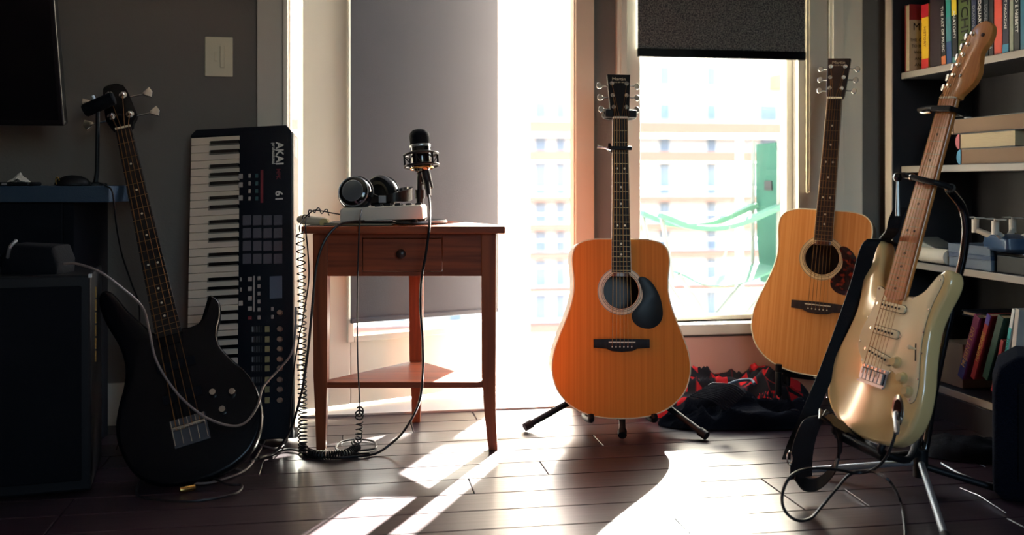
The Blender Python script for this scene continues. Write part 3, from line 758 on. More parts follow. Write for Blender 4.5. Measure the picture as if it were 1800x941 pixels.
arm = catmull([SMp(.050, .022, zyk-.004), P(1668, 334, 2.27), P(1690, 362, 2.30), P(1698, 400, 2.31), P(1693, 450, 2.32), P(1684, 490, 2.33), P(1660, 600, 2.35), P(1640, 700, 2.35), P(1628, 780, 2.34), hub3], 8)
MB().tube(arm, .0095, 12).build('curved_arm', 'gloss_black', s3, smooth=True)
MB().cyl(hub3+Vector((0, 0, .03)), hub3-Vector((0, 0, .035)), .017, 14).build('collar', 'black', s3, smooth=True)
for (a, m_) in ((PF(1664, 953, .008), 'steel'), (PF(1770, 865, .008), 'black'), (PF(1402, 828, .008), 'steel')):
    s_ = hub3-Vector((0, 0, .008)) if m_ == 'black' else hub3
    lg = MB().tube([s_, a], .0078, 12).build('leg', 'black' if m_ == 'black' else 'silver_grey', s3, smooth=True)
    d = a-hub3; MB().tube([hub3+d*.93, a], [.011, .011], 10).build('foot', 'rubber', lg, smooth=True)
cr = [hub3+Vector((0, 0, .02)), P(1612, 775, 2.36), SMp(.10, .055, -.155), SMp(.10, -.02, -.152), SMp(.10, -.026, -.135)]
MB().tube(catmull(cr, 5), .008, 10).build('cradle_arm', 'black', s3, smooth=True)
cr = [hub3+Vector((0, 0, .02)), SMp(.02, .062, -.172), SMp(-.045, .058, -.156), SMp(-.045, -.02, -.152), SMp(-.045, -.026, -.135)]
MB().tube(catmull(cr, 5), .010, 10).build('cradle_arm', 'rubber', s3, smooth=True)
MB().tube([SMp(-.05, -.012, -.158), SMp(.10, -.012, -.162)], .010, 10).build('cradle_pad', 'rubber', s3, smooth=True)

# strap of the electric guitar
stp = thing('guitar_strap', 'black strap hanging from the horn of the cream electric guitar to the floor', 'strap', (0, 0, 0))
sp = catmull([SMp(-.100, .048, .300), P(1533, 425, 2.33), P(1507, 505, 2.36), P(1468, 615, 2.37), P(1434, 700, 2.35), P(1402, 772, 2.31), P(1389, 808, 2.27)], 6)
MB().ribbon(sp, (.95, -.30, .0), .037, .003).build('webbing', 'strap', stp)
MB().ribbon(catmull([P(1446, 728, 2.22), P(1430, 738, 2.22), P(1416, 770, 2.23), P(1409, 805, 2.24), P(1408, 840, 2.25)], 6), (.90, -.35, .25), .050, .004).build('leather_end', 'leather', stp)
MB().ribbon(catmull([P(1398, 832, 2.25), P(1415, 852, 2.25), P(1440, 850, 2.25), P(1466, 824, 2.25), P(1476, 795, 2.25)], 6), (.35, .5, .8), .030, .004).build('leather_end', 'leather', stp)
MB().ribbon(catmull([P(1448, 726, 2.22), P(1466, 742, 2.23), P(1476, 770, 2.24), P(1476, 800, 2.25)], 6), (.60, .78, .1), .045, .004).build('leather_end', 'leather', stp)
MB().ribbon(catmull([P(1440, 727, 2.21), P(1462, 740, 2.23), P(1490, 756, 2.25), SMp(.0, .02, -.150)], 5), (.45, .86, .2), [.050]*10+[.028]*6, .0035).build('leather_tail', 'leather', stp)
MB().tube([P(1388, 806, 2.225)+Vector((.006*math.cos(a), 0, .015*math.sin(a))) for a in [2*PI*k/16 for k in range(17)]], .0018, 6, False).build('buckle', 'chrome', stp, smooth=True)
MB().ribbon(catmull([SMp(-.103, .02, .308), P(1569, 405, 2.24), P(1574, 385, 2.235), P(1583, 365, 2.23)], 4), (.7, -.7, 0), [.028]*13, .004).build('leather_tab', 'strap', stp)

# ------------------------------------------------------------------ bass guitar (black)
BM = pose((-.7790, 2.4080, .1230), 8, 26.5, -16.2)
bs = thing('bass_guitar', 'black bass guitar with four chrome tuners leaning on the wall by the keyboard', 'guitar', mtx=BM)
BL = .862
bo_ = [(.113, .322), (.126, .318), (.135, .298), (.128, .262), (.112, .225), (.110, .19), (.130, .145), (.155, .105), (.172, .055), (.174, .0), (.158, -.055), (.120, -.100), (.06, -.125), (-.02, -.130), (-.09, -.112), (-.140, -.07),
       (-.163, -.01), (-.166, .05), (-.150, .105), (-.128, .155), (-.117, .205), (-.122, .26), (-.140, .32), (-.148, .37), (-.142, .405), (-.126, .412), (-.108, .395), (-.085, .345), (-.055, .295), (-.031, .262), (0, .255), (.031, .258), (.055, .255), (.078, .262), (.095, .290)]
boS = [(p.x, p.y) for p in catmull([(x, z, 0) for x, z in bo_], 5, True)]
MB().slab(boS, 0, .042, .011, 5).build('body', 'bass_black', bs, smooth=60)
MB().slab([(-.031, .22), (.031, .22), (.0205, BL), (-.0205, BL)], -.004, .020, .008, 3).build('neck', 'bass_black', bs, smooth=True)
bf = MB().slab([(-.032, .245), (.032, .245), (.0208, BL), (-.0208, BL)], -.010, -.0038, .001, 2).build('fingerboard', 'ebony', bs)
frets(bf, 0, BL, 22, .041, .064, -.010, .247)
for kf in (3, 5, 7, 9, 12, 15, 17, 19):
    for xx in ((-.012, .012) if kf == 12 else (0,)):
        zf = fretmid(0, BL, kf); MB().cyl((xx, -.0106, zf), (xx, -.0098, zf), .0030, 10).build('inlay_dot', 'ivory', bf)
bx('nut', 'ivory', bs, -.0205, .0205, -.013, -.003, BL-.001, BL+.004)
hb = [(-.0205, BL), (.0205, BL), (.030, BL+.016), (.042, BL+.034), (.040, BL+.060), (.024, BL+.142), (-.024, BL+.150), (-.034, BL+.120), (-.040, BL+.050), (-.036, BL+.028)]
hbS = [(p.x, p.y) for p in catmull([(x, z, 0) for x, z in hb], 3, True)]
hbo = MB().slab(hbS, -.003, .014, .002, 2).build('headstock', 'bass_black', bs, smooth=True)
bh = []
for px, pz, s in ((-.024, BL+.048, -1), (-.017, BL+.118, -1), (.018, BL+.108, 1), (.025, BL+.042, 1)):
    MB().lathe([(.011, 0), (.011, .002), (.006, .004), (.005, .012), (.003, .014)], 16, Matrix.Translation((px, -.003, pz)) @ Matrix.Rotation(PI/2, 4, 'X')).build('tuner', 'chrome', hbo, smooth=True)
    b = MB().cyl((px+s*.012, .012, pz), (px+s*.052, .012, pz), .003, 8)
    b.slab([(px+s*(.050), pz-.004), (px+s*.072, pz-.018), (px+s*.078, pz), (px+s*.072, pz+.018), (px+s*.050, pz+.004)], .009, .015, .002)
    b.build('tuner_key', 'chrome', hbo, smooth=True); bh.append((px, -.010, pz))
bh = [bh[0], bh[1], bh[2], bh[3]]
strings(bs, 4, .002, BL+.002, .057, .030, -.017, -.0135, [.0013, .0011, .0009, .0008], bh)
bb = bx('bridge', 'bass_bridge', bs, -.042, .042, -.006, 0, -.038, .030, bev=.001)
for i in range(4):
    MB().cyl((-.0375+i*.019, -.012, .006), (-.0195+i*.019, -.012, .006), .006, 12).build('saddle', 'chrome', bb)
for i in range(5): bx('rib', 'chrome', bb, -.040+i*.0193, -.038+i*.0193, -.012, -.005, -.034, .028)
for z in (.085, .165):
    MB().box(-.047, .047, -.006, .001, z-.012, z+.012).build('pickup', 'matte_black', bs, bev=.003)
for px, py in ((375, 692), (409, 691), (392, 722)):
    x, z = INV(BM, px, py)
    MB().lathe([(.0098, 0), (.0098, .003), (.009, .010), (.0085, .016), (.0075, .0175), (.002, .0175)], 20, Matrix.Translation((x, 0, z)) @ Matrix.Rotation(PI/2, 4, 'X')).build('control_knob', 'chrome', bs, smooth=35)
MB().cyl((0, .021, -.128), (0, .021, -.142), .006, 10).build('strap_button', 'chrome', bs)

# ------------------------------------------------------------------ MIDI keyboard standing on end
kb_lean = math.degrees(math.atan2(2.905-2.70, .86))
KM = pose(((323-900)*2.70/F+.002, 2.70, .006), 0, kb_lean, -3.2)
kb = thing('midi_keyboard', 'black 61-key keyboard controller standing on end against the wall', 'keyboard', mtx=KM)
kw, kl, kt = .298, .892, .078
ko = [(0, 0), (kw, 0), (kw, kl-.02), (kw-.02, kl), (.016, kl), (0, kl-.016)]
MB().slab([(.142, .003), (kw-.004, .003), (kw-.004, kl-.02), (kw-.02, kl), (.016, kl), (0.0, kl-.016), (0, kl-.022), (.142, kl-.022)], 0, .03, .003, 2).build('body', 'kb_body', kb, smooth=True)
bx('case', 'kb_body', kb, 0, kw-.004, .030, kt, .002, kl-.012, bev=.006)
bx('key_bed', 'black', kb, .002, .144, .016, .030, .004, kl-.02)
bx('lower_cheek', 'kb_body', kb, 0, .144, 0, .030, .002, .020, bev=.003)
sidep = bx('side_panel', 'kb_side', kb, kw-.004, kw+.001, .004, kt-.004, .03, kl-.024, bev=.002)
zk1, zk0 = kl-.024, .022; n = 36; pk = (zk1-zk0)/n
wk = bpy.data.meshes.new('white_key'); m_ = MB().box(.0, .142, 0, .012, .0006, pk-.0006); wk.from_pydata(m_.v, [], m_.f); wk.materials.append(M['white_key'])
bk = bpy.data.meshes.new('black_key'); m_ = MB()
m_.add([(.052, .004, -.0062), (.142, .004, -.0062), (.142, .004, .0062), (.052, .004, .0062), (.060, -.010, -.0048), (.142, -.010, -.0048), (.142, -.010, .0048), (.060, -.010, .0048)],
       [(0, 1, 2, 3), (4, 5, 6, 7), (0, 1, 5, 4), (1, 2, 6, 5), (2, 3, 7, 6), (3, 0, 4, 7)]); bk.from_pydata(m_.v, [], m_.f); bk.materials.append(M['gloss_black'])
for i in range(n):
    o = bpy.data.objects.new('white_key', wk); C.objects.link(o); o.parent = kb; o.location = (0.001, .003, zk1-(i+1)*pk)
    q = o.modifiers.new('bevel', 'BEVEL'); q.width = .0012; q.segments = 2
    if i < n-1 and (i % 7) not in (2, 6):
        off = {0: -.0018, 1: .0018, 3: -.002, 4: 0, 5: .002}[i % 7]
        o = bpy.data.objects.new('black_key', bk); C.objects.link(o); o.parent = kb; o.location = (0.001, .0, zk1-(i+1)*pk-off)
def K(px, py): return INV(KM, px, py, 0)
def kbox(name, m, px0, px1, py0, py1, h=.004, bev=.001):
    a = K(px0, py1); b = K(px1, py0); return bx(name, m, kb, a[0], b[0], -h, .0005, a[1], b[1], bev=bev)
for r in range(4):
    for c_ in range(4):
        kbox('pad', 'pad', 427+c_*18.1, 442+c_*18.1, 378.5+r*22.6, 397+r*22.6, .005, .0015)
kbox('display', 'lcd', 474, 496, 485, 526, .002, .001)
for px, py in ((419.5, 306), (419.5, 321), (419.5, 344)): kbox('button', 'grey_button', px, px+7.5, py, py+9)
for py in (306, 319.5, 333, 346): kbox('button', 'grey_button', 437, 441, py, py+7); kbox('button', 'teal_button', 449, 454, py, py+7)
kbox('marker_strip', 'led_red', 458, 463, 299, 357, .001, 0)
for py in (487, 504, 521, 539): kbox('button', 'grey_button', 436, 443, py, py+8)
kbox('ribbon_light', 'grey_button', 445, 448, 485, 548, .001, 0)
for py in (486, 500, 513, 527, 541, 555): kbox('button', 'grey_button', 453, 458, py, py+7)
for py in (488, 506): kbox('button', 'grey_button', 422, 425, py, py+7)
kbox('button', 'grey_button', 420, 427, 529, 538); kbox('button', 'led_red', 436, 443, 556, 563)
for py in (540, 554): kbox('button', 'grey_button', 477, 481, py, py+7)
kys = (550, 579, 597, 614, 632, 648, 668, 685, 704)
for i, py in enumerate(kys):
    x, z = K(492.5, py); T = Matrix.Translation((x, 0, z)) @ Matrix.Rotation(PI/2, 4, 'X')
    MB().lathe([(.0078, 0), (.0072, .010), (.0062, .013), (.001, .013)], 18, T).build('knob', 'knob_silver', kb, smooth=35)
    if i: 
        kbox('button', 'yellow_button', 466, 474, py-5.5, py+5.5, .004)
        x0, z0 = K(441, py+7); x1, z1 = K(461, py-7)
        f = bx('fader_slot', 'black', kb, x0, x1, -.0006, .0004, z0, z1)
        bx('fader_cap', 'print_grey', f, x0+.004, x0+.008, -.006, 0, z0+.003, z1-.003)
        m_ = MB()
        for a in range(5): m_.box(x0+.010+a*.0045, x0+.0105+a*.0045, -.0010, -.0005, z0+.002, z1-.002)
        m_.build('scale_marks', 'print_grey', f)
def ktext(s_, size, m, px, py, sx=1): x, z = K(px, py); return text(s_, size, m, kb, fplane(x, -.0006, z, 90), sx=sx, bold=size*.02)
ktext('AKAI', .031, 'print_white', 491, 270, 1.0)
ktext('professional', .0135, 'print_white', 481, 270, .98)
ktext('MPK', .016, 'print_red', 489, 306)
ktext('61', .030, 'print_white', 490, 345, 1.1)
x, z = .078/2, 0
for z0_, z1_ in ((.80, .86), (.48, .60)):
    bx('side_badge', 'print_white', sidep, kw+.001, kw+.002, .02, .05, z0_, z1_)
for z_ in (.27, .30, .34, .19): bx('port', 'black', sidep, kw+.001, kw+.002, .03, .05, z_, z_+.012)

# ------------------------------------------------------------------ side table
TY = 2.66
tb = thing('side_table', 'small three-legged reddish wooden corner table with one drawer and low shelf', 'table', CW(-.29, 2.80, 0), )
tb.rotation_euler = (0, 0, -TH)
def tx(px, Y): return (px-900)*Y/F+.29
ft = TY-2.80          # local y of the front faces
zt = .603
# top: triangle with clipped corners
to = [(tx(528, 2.62), ft-.035), (tx(888, 2.62), ft-.035), (tx(888, 2.62)+.001, ft+.02), (tx(737, 3)+.06, .245), (tx(737, 3)-.06, .245), (tx(528, 2.62)-.001, ft+.02)]
m_ = MB(); m_.add([(x, y, zt-.020) for x, y in to]+[(x, y, zt) for x, y in to], [tuple(range(5, -1, -1)), tuple(range(6, 12))]+[(i, (i+1) % 6, 6+(i+1) % 6, 6+i) for i in range(6)])
m_.build('tabletop', 'table_wood', tb, bev=.003)
def leg(cx, cy, bot, flare, rotz=0, w_=.036):
    prof = [(0, .024, flare), (.03, .026, flare*.75), (.10, .030, flare*.3), (.2, w_-.003, 0), (zt-.021, w_, 0)]
    vs = []
    for z, ww, fl_ in prof:
        for a, b in ((-1, -1), (1, -1), (1, 1), (-1, 1)):
            q = Vector((a*ww/2, b*ww/2, 0)); q.rotate(Matrix.Rotation(rotz, 3, 'Z')); vs.append((cx+q.x+fl_, cy+q.y, z))
    m = MB().add(vs, [(i*4+k, i*4+(k+1) % 4, (i+1)*4+(k+1) % 4, (i+1)*4+k) for i in range(4) for k in range(4)]+[(3, 2, 1, 0), (16, 17, 18, 19)])
    return m.build('leg', 'table_leg', tb, bev=.002)
lx0 = tx(559, TY)+.006; lx1 = tx(859, TY)
leg(lx0, ft+.018, 0, -.0, 0, .040); leg(lx1, ft+.018, 0, .012, 0, .040)
rx, ry = tx(731, 2.97), 2.97-2.80+.018
leg(rx, ry, 0, 0, 0, .042)
za0, za1 = .468, zt-.021
ap = MB()
ax0, ax1 = lx0+.018, lx1-.018
dxa, dxb = tx(637, TY), tx(777, TY)
ap.box(ax0, dxa-.001, ft+.004, ft+.022, za0, za1).box(dxb+.001, ax1, ft+.004, ft+.022, za0, za1).box(dxa-.001, dxb+.001, ft+.004, ft+.022, za1-.012, za1).box(dxa-.001, dxb+.001, ft+.004, ft+.022, za0, za0+.012)
ap.build('front_apron', 'table_wood', tb, bev=.001)
dr = bx('drawer', 'table_wood', tb, dxa+.001, dxb-.001, ft+.002, ft+.16, za0+.0135, za1-.0135, bev=.0015)
MB().lathe([(.006, 0), (.006, .004), (.012, .008), (.013, .014), (.009, .018), (.001, .019)], 22, Matrix.Translation(((dxa+dxb)/2-.002, ft+.002, (za0+za1)/2+.003)) @ Matrix.Rotation(PI/2, 4, 'X')).build('knob', 'dark_wood', dr, smooth=True)
for sx_, lx in ((-1, lx0), (1, lx1)):
    a = Vector((lx, ft+.03, 0)); b = Vector((rx, ry-.01, 0)); d = b-a; L = d.length; ang = math.atan2(d.y, d.x)
    MB().box(.015, L-.015, -.008, .008, za0, za1, Matrix.Translation(a) @ Matrix.Rotation(ang, 4, 'Z')).build('side_apron', 'table_wood', tb)
zs = .184
sh = [(lx0+.012, ft+.004), (lx1-.012, ft+.004), (lx1-.005, ft+.030), (rx+.018, ry-.015), (rx-.018, ry-.015), (lx0+.005, ft+.030)]
m_ = MB(); m_.add([(x, y, zs-.016) for x, y in sh]+[(x, y, zs) for x, y in sh], [tuple(range(5, -1, -1)), tuple(range(6, 12))]+[(i, (i+1) % 6, 6+(i+1) % 6, 6+i) for i in range(6)])
m_.build('lower_shelf', 'table_wood', tb, bev=.002)
MB().cyl((rx-.02, ry-.03, zs-.036), (rx-.02, ry-.03, zs-.016), .036, 20).build('shelf_block', 'table_leg', tb)

# ------------------------------------------------------------------ things on the table
ZT = zt
def onT(px, Y, z=ZT): return CW((px-900)*Y/F, Y, z)
ms = thing('microphone_stand', 'short black desk stand with round base carrying the microphone', 'stand', onT(738, 2.80))
MB().lathe([(.073, .0), (.076, .003), (.074, .010), (.066, .013), (.012, .015), (.001, .015)], 40).build('base', 'gloss_black', ms, smooth=True)
MB().lathe([(.0762, .0025), (.0775, .004), (.0772, .009), (.0745, .0105)], 40).build('base_rim', 'silver_grey', ms, smooth=True)
zp = H-(312-320)*2.80/F-ZT
MB().cyl((0, 0, .014), (0, 0, .075), .0100, 16).cyl((0, 0, .075), (0, 0, zp), .0085, 16).build('pole', 'black', ms, smooth=True)
MB().cyl((0, 0, .070), (0, 0, .095), .014, 16).build('clutch', 'black', ms, smooth=True)
MB().tube([(0, 0, zp-.01), (0, -.012, zp+.012)], .009, 12).build('swivel', 'black', ms, smooth=True)
mc = P(739, 262, 2.775)
MM = Matrix.Translation(mc) @ Matrix.Rotation(-TH, 4, 'Z') @ Matrix.Rotation(R(-5), 4, 'Y') @ Matrix.Rotation(R(-8), 4, 'X')
mi = thing('condenser_microphone', 'black condenser microphone in a shock mount above the table', 'microphone', mtx=MM)
MB().lathe([(.001, -.066), (.012, -.066), (.022, -.060), (.0275, -.05), (.0275, .004), (.0265, .006), (.028, .008)], 28).build('body', 'gloss_black', mi, smooth=True)
MB().lathe([(.0278, .008), (.0285, .012), (.0285, .036), (.026, .046), (.019, .053), (.009, .056), (.001, .057)], 28).build('grille', 'matte_black', mi, smooth=True)
MB().lathe([(.0288, .004), (.0295, .006), (.0295, .009), (.0288, .011)], 28).build('collar_ring', 'steel', mi, smooth=True)
MB().lathe([(.0115, -.115), (.0125, -.112), (.0125, -.066), (.009, -.064)], 16, Matrix.Rotation(R(-8), 4, 'Y')).build('connector', 'black', mi, smooth=True)
sm_ = thing('shock_mount', 'black wire shock mount ringed around the condenser microphone', 'shock mount', mtx=MM)
def hoop(r, z, t, name, m='black', tilt=0, n=36):
    MB().tube([(r*math.cos(2*PI*k/n), r*math.sin(2*PI*k/n), z) for k in range(n+1)], t, 8, False).build(name, m, sm_, smooth=True)
hoop(.047, -.016, .0035, 'upper_ring'); hoop(.047, -.048, .0035, 'lower_ring'); hoop(.031, -.010, .0025, 'inner_ring'); hoop(.031, -.055, .0025, 'inner_ring', 'brass')
for k in range(6):
    a = 2*PI*k/6+.3; b = a+PI/6
    MB().tube([(.047*math.cos(a), .047*math.sin(a), -.016), (.047*math.cos(a), .047*math.sin(a), -.048)], .003, 6).build('strut', 'black', sm_)
    MB().tube([(.031*math.cos(b), .031*math.sin(b), -.010), (.047*math.cos(a), .047*math.sin(a), -.020), (.031*math.cos(b), .031*math.sin(b), -.055)], .0016, 5).build('elastic', 'rubber', sm_)
MB().tube([(0, .047, -.048), (0, .030, -.075), (0, .02, -.095)], .006, 8).build('arm', 'black', sm_, smooth=True)

ai = thing('audio_interface', 'white slab-shaped audio controller with dark buttons under the headphones', 'audio interface',
           mtx=Matrix.Translation(P(670, 390, 2.675)) @ Matrix.Rotation(-TH, 4, 'Z') @ Matrix.Rotation(R(-2.2), 4, 'Y'))
MB().slab([(-.110, .003), (.112, .003), (.112, .034), (.106, .041), (-.102, .041), (-.110, .034)], 0, .145, .004, 3).build('body', 'off_white', ai, smooth=True)
for x in (-.018, .008, .036): MB().box(x, x+.017, .012, .030, .040, .048).build('button', 'black', ai, bev=.002)
for x in (-.018, .008, .036, .062, .088): MB().box(x, x+.017, .050, .066, .040, .046).build('button', 'black', ai, bev=.002)
for x, y in ((-.09, .01), (.09, .01), (-.09, .13), (.09, .13)): MB().cyl((x, y, -.006), (x, y, .004), .007, 10).build('foot', 'rubber', ai)
fo = thing('flat_notebook', 'thin dark notebook lying under the white audio controller', 'notebook', mtx=Matrix.Translation(onT(645, 2.73, ZT)) @ Matrix.Rotation(-TH, 4, 'Z'))
bx('pages', 'page', fo, -.105, .075, -.060, .09, .0012, .0052)
bx('cover', 'black', fo, -.107, .077, -.062, .092, 0, .0012); bx('cover', 'black', fo, -.107, .077, -.062, .092, .0052, .0064)

# headphones
hp = thing('headphones', 'black over-ear headphones resting on the white audio controller', 'headphones', mtx=Matrix.Translation(P(655, 363, 2.72)) @ Matrix.Rotation(-TH, 4, 'Z'))
def cup(c, yaw, pitch, s=1):
    T = Matrix.Translation(c) @ Matrix.Rotation(yaw, 4, 'Z') @ Matrix.Rotation(pitch, 4, 'X') @ Matrix.Rotation(PI/2, 4, 'X')
    o = MB().lathe([(.001, .026), (.026, .026), (.030, .023), (.034, .022), (.040, .018), (.045, .008), (.046, 0)], 36, T).build('ear_cup', 'gloss_black', hp, smooth=35)
    MB().lathe([(.044, 0), (.049, -.004), (.050, -.012), (.046, -.022), (.036, -.026), (.026, -.022), (.024, -.01)], 36, T).build('ear_pad', 'rubber', hp, smooth=True)
    MB().lathe([(.0275, .0262), (.0285, .0272), (.0295, .0262)], 36, T).build('trim_ring', 'silver_grey', o, smooth=True)
    MB().lathe([(.0405, .0185), (.0415, .0192), (.0425, .0175)], 36, T).build('trim_ring', 'silver_grey', o, smooth=True)
    return T
c1 = Vector((-.046, -.010, .037)); c2 = Vector((.020, .075, .038))
cup(c1, R(-8), R(-14)); cup(c2, R(150), R(-8))
band_pts = catmull([c1+Vector((.030, .012, .004)), Vector((.020, -.012, .022)), Vector((.062, -.022, .026)), Vector((.094, .004, .030)), Vector((.102, .040, .036)), Vector((.086, .080, .040)), Vector((.050, .098, .040)), c2+Vector((.0, .012, .006))], 6)
MB().ribbon(band_pts, (.05, .0, 1), [.012+.022*math.sin(PI*min(1, max(0, (k/len(band_pts)-.15)/.7))) for k in range(len(band_pts))], .008).build('headband', 'leather', hp, smooth=True)
MB().ribbon(catmull([c1+Vector((.020, .004, -.010)), Vector((.000, -.018, .018)), Vector((.026, -.024, .020))], 4), (0, 0, 1), .016, .010).build('yoke', 'gloss_black', hp, smooth=True)
MB().box(.020, .040, -.030, -.017, .010, .030).build('slider', 'silver_grey', hp, bev=.002)

hs_ = thing('beige_tube', 'beige rounded tube lying at the edge of the table with cord looped on it', 'tube', mtx=Matrix.Translation(P(548, 388, 2.70)) @ Matrix.Rotation(-TH, 4, 'Z') @ Matrix.Rotation(R(6), 4, 'Y'))
MB().tube([(-.040, 0, 0), (-.037, 0, 0), (-.03, 0, 0), (.02, 0, 0), (.034, 0, 0), (.042, 0, 0)], [.004, .009, .0125, .0135, .0125, .009], 18).build('tube', 'beige_plastic', hs_, smooth=True)
MB().cyl((.036, -.018, -.001), (.036, .010, -.001), .0115, 18).build('end_cap', 'knob_cream', hs_, smooth=True)

# ------------------------------------------------------------------ cables
def cable(name, label, pts, r, m='cable', n=8, sm=8, cat='cable', group=None):
    p = catmull(pts, sm)
    o = MB().tube(p, r, n).build(name, m, smooth=True); return tag(o, label, cat, group)
def coil(path, r, pitchf, sub=14):
    """helix of radius r around path; pitchf(t) gives the pitch in metres"""
    path = [Vector(p) for p in path]; out = []; ph = 0
    t0 = (path[1]-path[0]).normalized(); a = t0.cross(Vector((0, 1, .1))).normalized()
    total = sum((path[i+1]-path[i]).length for i in range(len(path)-1)); run = 0
    for i in range(len(path)-1):
        d = path[i+1]-path[i]; L = d.length
        if L < 1e-9: continue
        t = d/L; a = (a-t*a.dot(t)).normalized(); b = t.cross(a)
        p_ = pitchf(run/total); st_ = p_/sub; k = max(1, int(L/st_))
        for j in range(k):
            out.append(path[i]+d*(j/k)+(a*math.cos(ph)+b*math.sin(ph))*r); ph += 2*PI*(L/k)/p_
        run += L
    return out
# microphone cable
cable('microphone_cable', 'black cable hanging from the microphone past the drawer to the floor',
      [P(749, 318, 2.76), P(754, 345, 2.72), P(756, 370, 2.66), P(754, 405, 2.60), P(748, 450, 2.59), P(741, 490, 2.59), P(739, 540, 2.59), P(743, 600, 2.59), P(743, 660, 2.59), P(736, 710, 2.59), P(712, 755, 2.61), P(690, 778, 2.64), PF(662, 797, .006), PF(630, 802, .006), PF(590, 805, .006), PF(545, 800, .006), PF(510, 790, .006), PF(470, 800, .006), PF(440, 812, .006)], .0034)
MB().tube([P(748, 300, 2.765), P(750, 318, 2.76), P(754, 345, 2.725)], [.0105, .0095, .006], 12).build('x', 'black', smooth=True)
o = bpy.data.objects['x']; o.name = 'plug'; o.parent = bpy.data.objects['microphone_cable']
# headphone cord: straight drop then a coiled end lying on the floor
hc_ = cable('headphone_cable', 'black headphone cord hanging straight down in front of the drawer', [P(636, 368, 2.66), P(633, 385, 2.62), P(631, 410, 2.605), P(629, 480, 2.605), P(628, 560, 2.605), P(629, 640, 2.605), P(632, 700, 2.605), P(632, 728, 2.61)], .0020)
kn = [P(632, 728, 2.61)+Vector((.010*math.cos(a), .004*math.sin(2*a), .010*math.sin(a)-.012+.0008*i)) for i, a in enumerate([k*.55 for k in range(28)])]
MB().tube(kn, .0022, 6).build('knot', 'cable', hc_, smooth=True)
MB().tube(coil(catmull([P(632, 742, 2.61), P(631, 760, 2.61), P(629, 775, 2.62), P(620, 782, 2.63)], 6), .0085, lambda t: .013), .0019, 6).build('coil', 'cable', hc_, smooth=True)
cl = tag(MB().tube(coil(catmull([PF(628, 786, .012), PF(610, 797, .011), PF(585, 800, .011), PF(560, 800, .011), PF(540, 795, .011), PF(532, 786, .014)], 8), .010, lambda t: .0065), .0021, 6).build('coiled_cord', 'cable', smooth=True), 'tightly coiled black cord heaped on the floor by the table leg', 'cable')
cable('cable_loop', 'thin black cable loop lying on the floor between the table legs', [PF(632, 793, .005), PF(660, 788, .005), PF(655, 776, .005), PF(625, 773, .005), PF(598, 778, .005), PF(592, 790, .005), PF(615, 798, .005), PF(650, 797, .012)], .0028)
# coiled cord hanging at the left table corner
hcp = [P(597, 377, 2.70), P(580, 374, 2.69), P(565, 371, 2.685), P(552, 370, 2.68), P(542, 377, 2.675), P(533, 386, 2.665), P(527, 397, 2.60), P(527, 408, 2.60)]
hco = tag(MB().tube(catmull(hcp, 8), .0019, 6).build('hanging_coiled_cord', 'cable', smooth=True), 'spiral cord hanging from the table corner beside the keyboard', 'cable')
MB().tube(coil(catmull(hcp[1:6], 6), .007, lambda t: .021), .0016, 6).build('loose_coil', 'cable', hco, smooth=True)
MB().tube(coil(catmull([P(527, 408, 2.60), P(530, 480, 2.60), P(531, 560, 2.60), P(531, 650, 2.60), P(532, 720, 2.60), PF(532, 800, .02)], 10), .0105, lambda t: .021-.013*t), .0019, 6).build('coil', 'cable', hco, smooth=True)
cable('table_cable', 'thick black cable running off the table top and down to the floor', [P(640, 389, 2.66), P(612, 391, 2.62), P(592, 398, 2.60), P(570, 425, 2.585), P(556, 470, 2.58), P(549, 540, 2.58), P(541, 620, 2.58), P(530, 690, 2.58), P(515, 745, 2.59), P(500, 775, 2.62), PF(482, 796, .008), PF(455, 806, .008)], .0036)
cable('thin_cable', 'thin dark cable dropping beside the spiral cord from the table corner', [P(539, 384, 2.68), P(537, 400, 2.598), P(541, 440, 2.59), P(543, 490, 2.588), P(536, 540, 2.588), P(527, 590, 2.588), P(518, 640, 2.59), P(512, 700, 2.60), P(508, 760, 2.62), PF(498, 790, .006)], .0019)
cable('instrument_cable', 'grey instrument cable curving from the dark cabinet across the bass guitar', [P(112, 464, 2.30), P(135, 464, 2.30), P(175, 478, 2.30), P(215, 507, 2.31), P(250, 540, 2.33), P(262, 580, 2.34), P(275, 635, 2.34), P(310, 690, 2.34), P(355, 730, 2.35), P(400, 748, 2.36), P(430, 744, 2.38), P(452, 715, 2.42), P(463, 680, 2.47), P(490, 650, 2.54), P(512, 622, 2.58), P(519, 585, 2.59), P(520, 540, 2.60)], .0030, 'cable_grey')
for i, (pts, lb, m, r) in enumerate([
    ([PF(470, 770), PF(440, 822), PF(400, 844), PF(350, 854), PF(300, 840), PF(320, 822), PF(380, 818), PF(430, 832)], 'grey cable looping over the dark floor under the bass guitar', 'cable_grey', .003),
    ([PF(500, 778), PF(470, 775), PF(430, 814), PF(390, 832), PF(370, 844), PF(400, 860), PF(425, 862), PF(410, 878), PF(340, 890), PF(270, 887), PF(240, 877), PF(250, 847), PF(275, 822)], 'long black cable snaking widest across the floor by the bass guitar', 'cable', .003),
    ([PF(505, 786), PF(480, 768), PF(450, 758), PF(420, 768), PF(440, 785), PF(480, 800), PF(500, 795)], 'short grey cable tangled at the foot of the keyboard', 'cable_grey', .0026)]):
    cable('floor_cable', lb, [p+Vector((0, 0, .005+.006*i)) for p in pts], r, m)
tag(MB().tube([PF(316, 862, .009), PF(322, 861, .009), PF(342, 857, .009)], [.006, .0075, .0075], 12).build('jack_plug', 'brass', smooth=True), 'brass jack plug lying among the cables by the bass guitar', 'plug')
